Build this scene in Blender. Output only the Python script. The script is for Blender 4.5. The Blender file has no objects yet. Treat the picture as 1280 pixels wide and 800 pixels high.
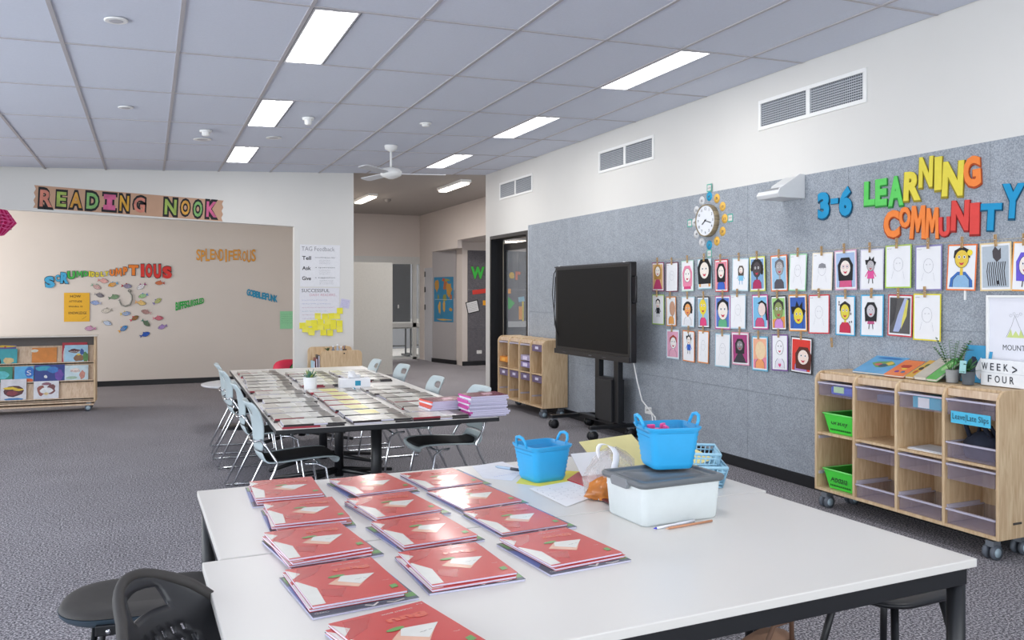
import bpy, bmesh, math, random
from mathutils import Matrix, Vector
random.seed(7)
C = bpy.context.scene.collection
# ------------------------------------------------------------------ camera
CAMZ = 1.5; YAW = math.atan(454/1040); CY, SY = math.cos(YAW), math.sin(YAW)
cam_d = bpy.data.cameras.new('camera'); cam = bpy.data.objects.new('camera', cam_d); C.objects.link(cam)
cam.location = (0, 0, CAMZ); cam.rotation_euler = (math.pi/2, 0, -YAW)
cam_d.sensor_width = 36; cam_d.lens = 1040/1280*36; cam_d.shift_y = -0.025; cam_d.clip_end = 80
bpy.context.scene.camera = cam
# ------------------------------------------------------------------ world, exposure
sc = bpy.context.scene
sc.view_settings.view_transform = 'Standard'; sc.view_settings.look = 'None'
sc.view_settings.gamma = 1; sc.view_settings.exposure = 0.0; sc.view_settings.use_curve_mapping = False
w = bpy.data.worlds.new('sky'); sc.world = w; w.use_nodes = True
bg = w.node_tree.nodes['Background']; bg.inputs[0].default_value = (.78, .88, 1, 1); bg.inputs[1].default_value = 1.6
# ------------------------------------------------------------------ daylight through the windows, plus an added nook fill
def area(name, loc, rot, sx, sy, power, col):
    l = bpy.data.lights.new(name, 'AREA'); l.shape = 'RECTANGLE'; l.size = sx; l.size_y = sy; l.energy = power; l.color = col
    o = bpy.data.objects.new(name, l); o.location = loc; o.rotation_euler = rot; C.objects.link(o); return o
R90 = math.pi/2
area('daylight_rear_window', (0.5, -3.9, 1.5), (R90, 0, 0), 8.4, 2.4, 190, (.95, .98, 1))
for k, yy in enumerate((-1.8, 2.2, 6.2)):
    area('daylight_side_window', (-4.85, yy, 1.45), (0, -R90, 0), 2.4, 3.4, (70, 100, 150)[k], (.90, .95, 1))
area('nook_fill_light', (-4.85, 13.5, 1.5), (0, -R90, 0), 2.2, 2.2, 150, (1, .97, .94))  # fill lamp added to brighten the nook wall, no source seen there
# ------------------------------------------------------------------ pixel measurements -> points on real planes
def ray(px, py):
    r = (px-640)/1040; u = (368-py)/1040
    return (r*CY+SY, CY-r*SY, u)
def onZ(px, py, z):
    d = ray(px, py); k = (z-CAMZ)/d[2]; return (k*d[0], k*d[1])
def onX(px, py, X=4.695):
    d = ray(px, py); k = X/d[0]; return (k*d[1], CAMZ+k*d[2])
def onY(px, py, Y):
    d = ray(px, py); k = Y/d[1]; return (k*d[0], CAMZ+k*d[2])
# ------------------------------------------------------------------ materials
def lin(h):
    h = h.lstrip('#'); v = [int(h[i:i+2], 16)/255 for i in (0, 2, 4)]
    return tuple(x/12.92 if x <= .04045 else ((x+.055)/1.055)**2.4 for x in v)
MC = {}
def M(h, rough=.6, metal=0, var=0.04, scale=30, bump=0, emit=0, alpha=1, coat=0, trans=0):
    key = (h, rough, metal, var, scale, bump, emit, alpha, coat, trans)
    if key in MC: return MC[key]
    m = bpy.data.materials.new('mat_'+h.strip('#')); m.use_nodes = True; nt = m.node_tree; b = nt.nodes['Principled BSDF']
    c = lin(h); b.inputs['Roughness'].default_value = rough; b.inputs['Metallic'].default_value = metal
    b.inputs['Base Color'].default_value = (*c, 1)
    if var or bump:
        tc = nt.nodes.new('ShaderNodeTexCoord'); n = nt.nodes.new('ShaderNodeTexNoise'); n.inputs['Scale'].default_value = scale; n.inputs['Detail'].default_value = 3
        nt.links.new(tc.outputs['Object'], n.inputs['Vector'])
    if var:
        cr = nt.nodes.new('ShaderNodeMix'); cr.data_type = 'RGBA'
        cr.inputs[6].default_value = (*[max(0, x*(1-var*2)) for x in c], 1); cr.inputs[7].default_value = (*[min(1, x*(1+var*2)) for x in c], 1)
        nt.links.new(n.outputs['Fac'], cr.inputs[0]); nt.links.new(cr.outputs[2], b.inputs['Base Color'])
    if bump:
        bp = nt.nodes.new('ShaderNodeBump'); bp.inputs['Strength'].default_value = bump; bp.inputs['Distance'].default_value = .003
        nt.links.new(n.outputs['Fac'], bp.inputs['Height']); nt.links.new(bp.outputs[0], b.inputs['Normal'])
    if emit: b.inputs['Emission Color'].default_value = (*c, 1); b.inputs['Emission Strength'].default_value = emit
    if alpha < 1: b.inputs['Alpha'].default_value = alpha
    if coat: b.inputs['Coat Weight'].default_value = coat; b.inputs['Coat Roughness'].default_value = .08
    if trans: b.inputs['Transmission Weight'].default_value = trans
    MC[key] = m; return m
def fibre(name, ca, cb, cc, s1, s2, rough=.95, bump=.5, dist=.004, spread=.14):
    """flecked woven material: two noises over three colours"""
    m = bpy.data.materials.new(name); m.use_nodes = True; nt = m.node_tree; b = nt.nodes['Principled BSDF']; L = nt.links.new
    b.inputs['Roughness'].default_value = rough; b.inputs['Specular IOR Level'].default_value = .2
    tc = nt.nodes.new('ShaderNodeTexCoord')
    n = nt.nodes.new('ShaderNodeTexNoise'); n.inputs['Scale'].default_value = s1; n.inputs['Detail'].default_value = 4; n.inputs['Roughness'].default_value = .7
    n2 = nt.nodes.new('ShaderNodeTexNoise'); n2.inputs['Scale'].default_value = s2
    L(tc.outputs['Object'], n.inputs['Vector']); L(tc.outputs['Object'], n2.inputs['Vector'])
    r = nt.nodes.new('ShaderNodeValToRGB'); e = r.color_ramp.elements
    e[0].position = .5-spread; e[0].color = (*lin(ca), 1); e[1].position = .5+spread; e[1].color = (*lin(cc), 1)
    x = e.new(.5); x.color = (*lin(cb), 1)
    L(n.outputs['Fac'], r.inputs[0])
    mx = nt.nodes.new('ShaderNodeMix'); mx.data_type = 'RGBA'; mx.blend_type = 'MULTIPLY'; mx.inputs[0].default_value = .3
    r2 = nt.nodes.new('ShaderNodeValToRGB'); r2.color_ramp.elements[0].position = .3; r2.color_ramp.elements[1].position = .7
    r2.color_ramp.elements[0].color = (.6, .6, .6, 1)
    L(n2.outputs['Fac'], r2.inputs[0]); L(r.outputs[0], mx.inputs[6]); L(r2.outputs[0], mx.inputs[7]); L(mx.outputs[2], b.inputs['Base Color'])
    bp = nt.nodes.new('ShaderNodeBump'); bp.inputs['Strength'].default_value = bump; bp.inputs['Distance'].default_value = dist
    L(n.outputs['Fac'], bp.inputs['Height']); L(bp.outputs[0], b.inputs['Normal'])
    return m
def wood(name, ca, cb, ax=2, rough=.45):
    m = bpy.data.materials.new(name); m.use_nodes = True; nt = m.node_tree; b = nt.nodes['Principled BSDF']; L = nt.links.new
    b.inputs['Roughness'].default_value = rough
    tc = nt.nodes.new('ShaderNodeTexCoord'); mp = nt.nodes.new('ShaderNodeMapping'); s = [9, 9, 9]; s[ax] = 1.0; mp.inputs['Scale'].default_value = s
    n = nt.nodes.new('ShaderNodeTexNoise'); n.inputs['Scale'].default_value = 5; n.inputs['Detail'].default_value = 6; n.inputs['Distortion'].default_value = .8
    r = nt.nodes.new('ShaderNodeValToRGB'); e = r.color_ramp.elements; e[0].position = .3; e[0].color = (*lin(ca), 1); e[1].position = .7; e[1].color = (*lin(cb), 1)
    L(tc.outputs['Object'], mp.inputs['Vector']); L(mp.outputs[0], n.inputs['Vector']); L(n.outputs['Fac'], r.inputs[0]); L(r.outputs[0], b.inputs['Base Color'])
    return m
BIRCH = wood('birch_ply', '#c4a27c', '#e0c6a0'); BIRCHE = wood('birch_edge', '#c9a98a', '#e3cbb0')
FELT = fibre('grey_felt', '#8b9198', '#a1a7af', '#b7bdc5', 110, 9, bump=.15)
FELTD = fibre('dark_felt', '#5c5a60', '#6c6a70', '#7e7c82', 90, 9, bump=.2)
CARPET = fibre('carpet', '#504e53', '#817e84', '#c8c4c8', 95, 1.6, bump=.7, dist=.008, spread=.085)
WALL = M('#dedcd8', .85, var=.01, scale=3); WALLN = M('#d8d0c8', .85, var=.015, scale=2); WALLC = M('#d9d0ca', .85, var=.01, scale=3)
CHROME = M('#d6d8dc', .15, 1, 0); BLACK = M('#15161a', .4, var=.03); BLACKP = M('#1d1e22', .5, bump=.2, scale=200)
WHITE = M('#f0f0ee', .5, var=.01); PAPER = M('#eeeef0', .8, var=.015, scale=15); INK = M('#26262c', .8, var=0)
# ------------------------------------------------------------------ mesh builder
class MB:
    def __init__(s): s.v = []; s.f = []; s.m = []; s.mats = []; s.smooth = []
    def mi(s, mat):
        if mat not in s.mats: s.mats.append(mat)
        return s.mats.index(mat)
    def add(s, vs, fs, mat, smooth=False):
        o = len(s.v); k = s.mi(mat); s.v += [tuple(v) for v in vs]
        for f in fs: s.f.append(tuple(i+o for i in f)); s.m.append(k); s.smooth.append(smooth)
        return s
    def box(s, x0, x1, y0, y1, z0, z1, mat, T=None):
        vs = [Vector((x, y, z)) for x in (x0, x1) for y in (y0, y1) for z in (z0, z1)]
        if T: vs = [T @ v for v in vs]
        return s.add(vs, [(0,1,3,2),(4,6,7,5),(0,4,5,1),(2,3,7,6),(0,2,6,4),(1,5,7,3)], mat)
    def tube(s, pts, r, mat, n=8, cap=True, closed=False):
        pts = [Vector(p) for p in pts]; N = len(pts); rs = r if isinstance(r, (list, tuple)) else [r]*N
        vs = []; up = None
        for i, p in enumerate(pts):
            a = pts[i-1] if (i or closed) else p; b = pts[(i+1) % N] if (i < N-1 or closed) else p
            t = (b-a).normalized() if (b-a).length > 1e-9 else Vector((0, 0, 1))
            if up is None: up = Vector((0, 0, 1)) if abs(t.z) < .9 else Vector((1, 0, 0))
            x = up.cross(t).normalized() if up.cross(t).length > 1e-6 else Vector((1, 0, 0)); y = t.cross(x); up = y
            for k in range(n):
                a_ = 2*math.pi*k/n; vs.append(p+(x*math.cos(a_)+y*math.sin(a_))*rs[i])
        fs = [(i*n+k, i*n+(k+1) % n, ((i+1) % N)*n+(k+1) % n, ((i+1) % N)*n+k) for i in range(N if closed else N-1) for k in range(n)]
        if cap and not closed: fs += [tuple(range(n-1, -1, -1)), tuple(range((N-1)*n, N*n))]
        return s.add(vs, fs, mat, True)
    def cyl(s, p0, p1, r, mat, n=16, r2=None): return s.tube([p0, p1], [r, r if r2 is None else r2], mat, n)
    def disc(s, c, rx, ry, z, mat, n=18, rot=0):
        ca, sa = math.cos(rot), math.sin(rot)
        vs = []
        for k in range(n):
            a = 2*math.pi*k/n; x, y = rx*math.cos(a), ry*math.sin(a); vs.append((c[0]+x*ca-y*sa, c[1]+x*sa+y*ca, z))
        return s.add(vs, [tuple(range(n))], mat)
    def poly(s, pts, z, mat): return s.add([(p[0], p[1], z) for p in pts], [tuple(range(len(pts)))], mat)
    def stroke(s, pts, wd, z, mat):
        for a, b in zip(pts, pts[1:]):
            a = Vector(a); b = Vector(b); d = (b-a)
            if d.length < 1e-6: continue
            n = Vector((-d.y, d.x)).normalized()*wd/2; e = d.normalized()*wd*.3
            s.poly([a-n-e, b-n+e, b+n+e, a+n-e], z, mat)
        return s
    def prism(s, pts, z0, z1, mat, T=None):
        n = len(pts); vs = [Vector((p[0], p[1], z0)) for p in pts]+[Vector((p[0], p[1], z1)) for p in pts]
        if T: vs = [T @ v for v in vs]
        return s.add(vs, [tuple(range(n-1, -1, -1)), tuple(range(n, 2*n))]+[(k, (k+1) % n, n+(k+1) % n, n+k) for k in range(n)], mat)
    def loft(s, rings, mat, cap0=True, cap1=True, smooth=True):
        n = len(rings[0]); vs = [p for r in rings for p in r]
        fs = [(i*n+k, i*n+(k+1) % n, (i+1)*n+(k+1) % n, (i+1)*n+k) for i in range(len(rings)-1) for k in range(n)]
        s.add(vs, fs, mat, smooth)
        if cap0: s.add(rings[0], [tuple(range(n-1, -1, -1))], mat)
        if cap1: s.add(rings[-1], [tuple(range(n))], mat)
        return s
    def lathe(s, prof, mat, c=(0, 0), n=20, cap0=True, cap1=False):
        return s.loft([[(c[0]+r*math.cos(2*math.pi*k/n), c[1]+r*math.sin(2*math.pi*k/n), z) for k in range(n)] for r, z in prof], mat, cap0, cap1)
    def mesh(s, name):
        me = bpy.data.meshes.new(name); me.from_pydata(s.v, [], s.f)
        for m in s.mats: me.materials.append(m)
        me.polygons.foreach_set('material_index', s.m); me.polygons.foreach_set('use_smooth', s.smooth); me.update()
        return me
    def obj(s, name, parent=None, loc=None, bevel=0, subsurf=0, solid=0):
        o = bpy.data.objects.new(name, s.mesh(name)); C.objects.link(o)
        if parent is not None: o.parent = parent
        if loc: o.location = loc
        if solid: q = o.modifiers.new('solid', 'SOLIDIFY'); q.thickness = solid; q.offset = 0
        if bevel: q = o.modifiers.new('bevel', 'BEVEL'); q.width = bevel; q.segments = 2; q.limit_method = 'ANGLE'; q.angle_limit = .7
        if subsurf: q = o.modifiers.new('sub', 'SUBSURF'); q.levels = subsurf; q.render_levels = subsurf
        return o
def warp(mb, fn): mb.v = [fn(v) for v in mb.v]; return mb
def tag(o, label, cat, group=None, kind=None):
    o['label'] = label; o['category'] = cat
    if group: o['group'] = group
    if kind: o['kind'] = kind
    return o
def thing(name, label, cat, loc=(0, 0, 0), rz=0, group=None, mtx=None):
    o = bpy.data.objects.new(name, None); o.empty_display_size = .1; C.objects.link(o)
    if mtx: o.matrix_world = mtx
    else: o.location = loc; o.rotation_euler = (0, 0, rz)
    return tag(o, label, cat, group)
def struct(name, mb, bevel=0):
    o = mb.obj(name, bevel=bevel); o['kind'] = 'structure'; return o
def copy_tree(o, parent=None):
    c = o.copy(); C.objects.link(c)
    if parent is not None: c.parent = parent
    for ch in list(o.children): copy_tree(ch, c)
    return c
def RW(Y, Z, X=4.695, roll=0):     # frame on the right-hand wall: x runs towards the camera, z out of the wall
    m = Matrix(((0, 0, -1, X), (-1, 0, 0, Y), (0, 1, 0, Z), (0, 0, 0, 1)))
    return m @ Matrix.Rotation(roll, 4, 'Z')
def BW(X, Z, Y, roll=0):           # frame on a wall that faces the camera
    m = Matrix(((1, 0, 0, X), (0, 0, -1, Y), (0, 1, 0, Z), (0, 0, 0, 1)))
    return m @ Matrix.Rotation(roll, 4, 'Z')
TC = {}
def text_mesh(txt, off=0, ext=0, shear=0):
    k = (txt, off, ext, shear)
    if k not in TC and txt == 'serif_I':
        e = off*.8; pg = [(-.5, -.5), (.5, -.5), (.5, -.25-e+.09), (.2+e, -.25-e+.09), (.2+e, .25+e-.09), (.5, .25+e-.09), (.5, .5), (-.5, .5), (-.5, .25+e-.09), (-.2-e, .25+e-.09), (-.2-e, -.25-e+.09), (-.5, -.25-e+.09)]
        TC[k] = ([(a, b, 0) for a, b in pg], [tuple(range(12))], .8)
    if k not in TC and txt == 'M':
        pg = [(-.5, -.5), (-.27, -.5), (-.23, .12), (-.06, -.3), (.06, -.3), (.23, .12), (.27, -.5), (.5, -.5), (.42, .5), (.18, .5), (0, .08), (-.18, .5), (-.42, .5)]; n = len(pg)
        if ext: TC[k] = ([(a, b, -1) for a, b in pg]+[(a, b, 1) for a, b in pg], [tuple(range(n-1, -1, -1)), tuple(range(n, 2*n))]+[(i, (i+1) % n, n+(i+1) % n, n+i) for i in range(n)], 1)
        else: TC[k] = ([(a, b, 0) for a, b in pg], [tuple(range(n))], 1)
    if k not in TC:
        cu = bpy.data.curves.new('t', 'FONT'); cu.body = txt; cu.size = 1; cu.offset = off; cu.extrude = ext; cu.resolution_u = 3; cu.shear = shear
        o = bpy.data.objects.new('t', cu); C.objects.link(o); dg = bpy.context.evaluated_depsgraph_get(); me = bpy.data.meshes.new_from_object(o.evaluated_get(dg))
        vs = [tuple(v.co) for v in me.vertices]; fs = [tuple(p.vertices) for p in me.polygons]
        bpy.data.objects.remove(o); bpy.data.curves.remove(cu); bpy.data.meshes.remove(me)
        x0, x1 = min(v[0] for v in vs), max(v[0] for v in vs); y0, y1 = min(v[1] for v in vs), max(v[1] for v in vs)
        TC[k] = ([((v[0]-x0)/(x1-x0)-.5, (v[1]-y0)/(y1-y0)-.5, v[2]) for v in vs], fs, (x1-x0)/(y1-y0))
    return TC[k]
def put_text(mb, txt, cx, cy, w_, h_, z, mat, off=.01, rot=0, thick=0):
    """flat (or thick) lettering fitted to a box; w_ None keeps the letters' own proportion"""
    vs, fs, asp = text_mesh(txt, off, 1 if thick else 0)
    if w_ is None: w_ = h_*asp
    ca, sa = math.cos(rot), math.sin(rot)
    mb.add([(cx+v[0]*w_*ca-v[1]*h_*sa, cy+v[0]*w_*sa+v[1]*h_*ca, z+(v[2]*thick/2 if thick else 0)) for v in vs], fs, mat); return mb
def scribble(mb, x0, x1, y, h_, z, mat, wd=.0015):
    """a line of handwriting too small to read"""
    x = x0
    while x < x1:
        L_ = random.uniform(.4, 1.1)*h_*3; n = max(3, int(L_/(h_*.45))); pts = [(x+L_*i/n, y+random.uniform(-.4, .4)*h_) for i in range(n+1)]
        mb.stroke([p for p in pts if p[0] <= x1], wd, z, mat); x += L_+h_*.7
    return mb
# ================================================================== SETTING
WX = 4.71; YB = 11.79
CS = .0437; CANG = math.atan(CS); CC = math.cos(CANG)
def ceil_z(x): return 3.11+CS*x
struct('floor', MB().box(-5.2, 9.2, -4.2, 18.7, -.1, 0, CARPET))
struct('floor_far_room', MB().box(3, 9.2, 18.7, 24, -.1, 0, M('#dcdcda', .5)))
# ceiling: slab, tiles, grid
ceil = struct('ceiling', MB().box(-5.1/CC, 4.9/CC, -4.1, YB+.1, .03, .1, M('#8d8f96', .9)))
ceil.location = (0, 0, 3.11); ceil.rotation_euler = (0, -CANG, 0)
GX = [-5.05, -4.57, -3.89, -3.21, -2.53, -1.86, -1.18, -.50, .178, .856, 1.525, 2.19, 2.86, 3.51, 4.17, 4.71]
GY = [-3.76+1.22*k for k in range(13)]; GY[-1] = 10.88; GY.append(YB)
TILE = M('#d7dce9', .95, var=.02, scale=60, bump=.15); GRID = M('#b9b5b8', .6, var=0)
LIGHTS = [(.885, 1.135, y+.05) for y in (1.14, 4.79, 7.23, 9.67)]+[(3.535, 3.785, y+.22) for y in (1.14, 4.79, 7.23, 9.67)]
def shy(x, y): return min(YB, y+.065*(x-.2))     # the cross joints run slightly askew
cuts = {.856: 1.15, 3.51: 3.81}
def tile(x0, x1, ya0, ya1, yb0, yb1):
    e = .009; vs = [(x0+e, ya0+e), (x1-e, yb0+e), (x1-e, yb1-e), (x0+e, ya1-e)]; vs = [(x/CC, y) for x, y in vs]
    MB().prism(vs, .004, .016, TILE).obj('ceiling_tile', ceil)
for i in range(len(GX)-1):
    for j in range(len(GY)-1):
        x0, x1, y0, y1 = GX[i], GX[i+1], GY[j], GY[j+1]
        if y0 < -1.4 or x0 < -3.3: continue
        x0c = x0
        if x0 in cuts:
            x0c = cuts[x0]
            if not any(abs(y0-v) < .05 for v in (1.12, 4.78, 7.22, 9.66)): tile(x0, x0c, shy(x0, y0), shy(x0, y1), shy(x0c, y0), shy(x0c, y1)) if False else None; x0c = x0
        tile(x0c, x1, shy(x0c, y0), shy(x0c, y1), shy(x1, y0), shy(x1, y1))
g = MB()
for x in GX[1:-1]: g.box((x-.012)/CC, (x+.012)/CC, -4, YB, -.003, .03, GRID)
for y in GY[:-1]:
    a, b = -5, 4.7; g.prism([(a/CC, shy(a, y)-.008), (b/CC, shy(b, y)-.008), (b/CC, shy(b, y)+.008), (a/CC, shy(a, y)+.008)], -.002, .03, GRID)
g.obj('ceiling_grid', ceil)
MB().box(-5/CC, -3.22/CC, -4, YB, .006, .018, TILE).box(-3.2/CC, 4.7/CC, -4, -1.6, .006, .018, TILE).obj('ceiling_lining', ceil)
# right wall with door opening
wr = MB()
for a in ((-4.1, 10.25, 0, 3.6), (11.6, YB, 0, 3.6), (10.25, 11.6, 2.37, 3.6)): wr.box(WX, WX+.19, *a, WALL)
wr = struct('wall_right', wr)
vs = [10.2-1.12*k for k in range(10)]; hs = [.09, .68, 1.27, 1.85, 2.432]
MB().box(WX-.006, WX, .14, 10.2, .09, 2.42, FELT).obj('felt_backing', wr)
pm = MB().box(-.012, 0, -.559, .559, .0015, .583, FELT).mesh('felt_panel')
for k in range(9):
    for j in range(4):
        o = bpy.data.objects.new('felt_panel', pm); C.objects.link(o); o.parent = wr; o.location = (WX, vs[k]-.56, hs[j])
MB().box(WX-.018, WX, 10.2, 10.215, .09, 2.432, M('#cfd2d6', .4)).obj('corner_strip', wr)
struct('baseboard_right', MB().box(WX-.02, WX, -4.1, 10.25, 0, .088, BLACK))
struct('baseboard_right', MB().box(WX-.012, WX, 11.6, YB, 0, .088, BLACK))
# door frame and glazed leaf in the right wall
dr = struct('door_1', MB().box(WX-.01, WX+.2, 11.56, 11.6, 0, 2.37, BLACK).box(WX-.01, WX+.2, 10.25, 10.29, 0, 2.37, BLACK).box(WX-.01, WX+.2, 10.29, 11.56, 2.32, 2.37, BLACK))
MB().box(WX+.19, WX+.2, 11.5, 11.56, 0, 2.3, M('#d9cdb9', .6)).obj('edge_strip', dr)
MB().box(WX+.15, WX+.19, 11.37, 11.45, 0, 2.25, BLACK).box(WX+.15, WX+.19, 10.3, 10.42, 0, 2.25, BLACK).box(WX+.15, WX+.19, 10.42, 11.37, 2.15, 2.25, BLACK).box(WX+.15, WX+.19, 10.42, 11.37, 0, .12, BLACK).obj('leaf_frame', dr)
MB().box(WX+.165, WX+.172, 10.42, 11.37, .12, 2.15, M('#dfe8ee', .02, alpha=.12, var=0)).obj('glass_pane', dr)
# bulkhead over the reading nook and pier (one wall that faces the camera)
sl = (2.444-2.543)/(1.852+1.662)
bk = MB(); bp = [(-5.1, 2.543-sl*-0+sl*(-5.1+1.662)), (1.852, 2.444), (1.852, 0), (2.68, 0), (2.68, 3.6), (-5.1, 3.6)]
T_ = Matrix(((1, 0, 0, 0), (0, 0, 1, 0), (0, 1, 0, 0), (0, 0, 0, 1)))
bk.prism([(-5.1, bp[0][1]), (1.852, 2.444), (1.852, 3.6), (-5.1, 3.6)], YB, YB+.15, WALL, T_)
bk.box(1.852, 2.68, YB, YB+.15, 0, 3.6, WALL)
struct('wall_back', bk)
struct('baseboard_back', MB().box(1.852, 2.68, YB-.012, YB, 0, .088, BLACK))
struct('ceiling_nook', MB().box(-5.1, 2.62, YB+.15, 15.2, 3.05, 3.15, WALLN))
struct('wall_nook', MB().box(-5.1, 2.62, 15.07, 15.2, 0, 3.05, WALLN))
struct('wall_nook_right', MB().box(2.55, 2.61, YB+.15, 15.07, 0, 3.05, WALLN))
struct('baseboard_nook', MB().box(-5.1, 2.55, 15.05, 15.07, 0, .088, BLACK))
struct('wall_left', MB().box(-5.2, -5.0, -4.1, 15.2, 0, .25, WALL).box(-5.2, -5, -4.1, 15.2, 2.65, 3.6, WALL)
       .box(-5.2, -5, -4.1, -3.6, .25, 2.65, WALL).box(-5.2, -5, 0, .4, .25, 2.65, WALL).box(-5.2, -5, 4, 4.4, .25, 2.65, WALL).box(-5.2, -5, 8, 12.3, .25, 2.65, WALL).box(-5.2, -5, 14.8, 15.2, .25, 2.65, WALL))
struct('wall_front', MB().box(-5.2, 4.9, -4.3, -4.1, 0, .25, WALL).box(-5.2, 4.9, -4.3, -4.1, 2.75, 3.6, WALL).box(-5.2, -3.8, -4.3, -4.1, .25, 2.75, WALL).box(4.75, 4.9, -4.3, -4.1, .25, 2.75, WALL))
# corridor behind the opening
struct('ceiling_corridor', MB().box(2.62, 9.2, YB+.1, 24, 3.33, 3.43, M('#aaa49f', .9, var=.01)))
struct('wall_corridor_left', MB().box(2.62, 2.67, YB+.15, 15.0, 0, 3.4, WALLC))
struct('wall_partition', MB().box(2.67, 4.135, 15.0, 15.09, .02, 2.09, M('#c3c1bb', .6)).box(2.67, 2.95, 15.09, 24, 0, 3.4, WALLC))
FR = M('#cfd0ce', .5)
struct('wall_corridor_end', MB().box(2.95, 5.85, 18.6, 18.7, 2.37, 3.4, WALLC).box(2.95, 4.89, 18.6, 18.68, 0, 2.37, FR).box(4.89, 5.85, 18.6, 18.68, 2.2, 2.37, FR).box(5.77, 5.85, 18.6, 18.68, 0, 2.2, FR))
wn = struct('window_1', MB().box(4.89, 5.77, 18.6, 18.64, .74, .84, FR).box(5.61, 5.70, 18.6, 18.66, 0.0, 2.2, FR).box(4.89, 5.77, 18.6, 18.64, 0, .05, FR))
MB().box(4.89, 5.77, 18.625, 18.632, .05, 2.2, M('#dfe8ee', .02, alpha=.1, var=0)).obj('glass_pane', wn)
struct('wall_corridor_right', MB().box(5.78, 5.88, 17.68, 18.7, 2.1, 3.4, WALLC).box(5.78, 5.88, 16.03, 17.68, 2.45, 3.4, WALLC).box(5.78, 5.88, YB+.05, 16.03, 2.61, 3.4, WALLC).box(5.78, 5.84, 18.28, 18.6, 0, 2.1, WALLC))
d2 = struct('door_2', MB().box(5.79, 5.83, 17.72, 18.28, 0, 2.1, M('#c9cad0', .5)))
for z in (1.15, 1.55, 1.9): MB().box(5.775, 5.79, 18.2, 18.24, z, z+.12, BLACK).obj('hinge', d2)
ang = math.atan2(6.04-5.79, -(16.79-17.68))
L_ = math.hypot(.25, .89)
wm = MB().box(0, L_, 0, .1, 0, 2.62, WALLC)
o = struct('wall_angled', wm); o.location = (5.79, 17.68, 0); o.rotation_euler = (0, 0, math.atan2(-.89, .25))
f = MB().box(.02, L_-.01, -.02, -.002, .09, 2.44, M('#a9a6a8', .9, bump=.2, scale=120)).obj('felt_panel', o)
struct('wall_pillar', MB().box(6.04, 6.16, 16.46, 16.79, 0, 2.62, WALLC))
struct('baseboard_angled', MB().box(0, L_+.02, -.03, -.021, 0, .09, BLACK)).location = (5.79, 17.68, 0)
bpy.data.objects['baseboard_angled'].rotation_euler = (0, 0, math.atan2(-.89, .25))
struct('baseboard_far', MB().box(6.03, 9, 16.41, 16.43, 0, .09, BLACK))
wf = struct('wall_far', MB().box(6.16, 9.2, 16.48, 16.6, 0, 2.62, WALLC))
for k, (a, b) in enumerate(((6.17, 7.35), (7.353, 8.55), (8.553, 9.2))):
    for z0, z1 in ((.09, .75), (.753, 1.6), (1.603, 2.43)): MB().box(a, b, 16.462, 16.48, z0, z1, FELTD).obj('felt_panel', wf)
struct('ceiling_far_room', MB().box(5.88, 9.2, YB+.05, 16.6, 2.61, 2.68, WALLC))
struct('wall_far_right', MB().box(9.1, 9.2, YB, 24, 0, 3.4, WALLC))
struct('wall_far_near', MB().box(4.9, 9.2, YB-3.2, YB-3.1, 0, 3.4, WALLC))
struct('ceiling_beyond', MB().box(4.9, 9.2, YB-3.1, YB+.05, 2.61, 2.68, WALLC))
struct('floor_beyond', MB().box(4.9, 9.2, YB-3.1, YB, -.001, .001, CARPET))
# far classroom behind the glass
struct('wall_far_room', MB().box(2.9, 9.2, 22.4, 22.5, 0, 3.3, M('#9ba0a8', .8)).box(2.9, 9.2, 22.38, 22.4, .7, .82, FR))
dk = MB().box(5.05, 5.59, 18.72, 18.75, .86, 2.2, M('#35373d', .8)).obj('noticeboard')
tag(dk, 'dark charcoal board seen through the glass at the end of the corridor', 'board')
h = MB().box(5.28, 5.31, 18.70, 18.72, 1.18, 1.26, WHITE).obj('label_tag', dk)
for k, (x, y) in enumerate(((5.35, 19.6), (6.3, 19.8))):
    t = thing('folding_table', ('black framed table standing left behind the corridor glass', 'black framed table standing right behind the corridor glass')[k], 'table', (x, y, 0))
    MB().box(-.45, .45, -.3, .3, .68, .71, M('#8a8884', .5)).obj('tabletop', t, bevel=.004)
    for sx in (-.38, .38):
        MB().tube([(sx, 0, .68), (sx, 0, .04)], .022, BLACK).obj('leg', t); MB().box(sx-.03, sx+.03, -.28, .28, 0.0, .05, BLACK).obj('foot', t)
    MB().tube([(-.38, 0, .25), (.38, 0, .25)], .015, BLACK).obj('stretcher', t)
c_ = thing('stacking_chair', 'dark chair beside the tables behind the corridor glass', 'chair', (4.6, 20.6, 0), .4)
MB().box(-.2, .2, -.2, .2, .43, .46, BLACK).obj('seat', c_, bevel=.01); MB().box(-.2, .2, .18, .21, .5, .8, BLACK).obj('backrest', c_, bevel=.01)
for sx in (-.18, .18):
    for sy in (-.18, .18): MB().tube([(sx, sy, .43), (sx*1.1, sy*1.1, 0)], .011, CHROME).obj('leg', c_)
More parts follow.
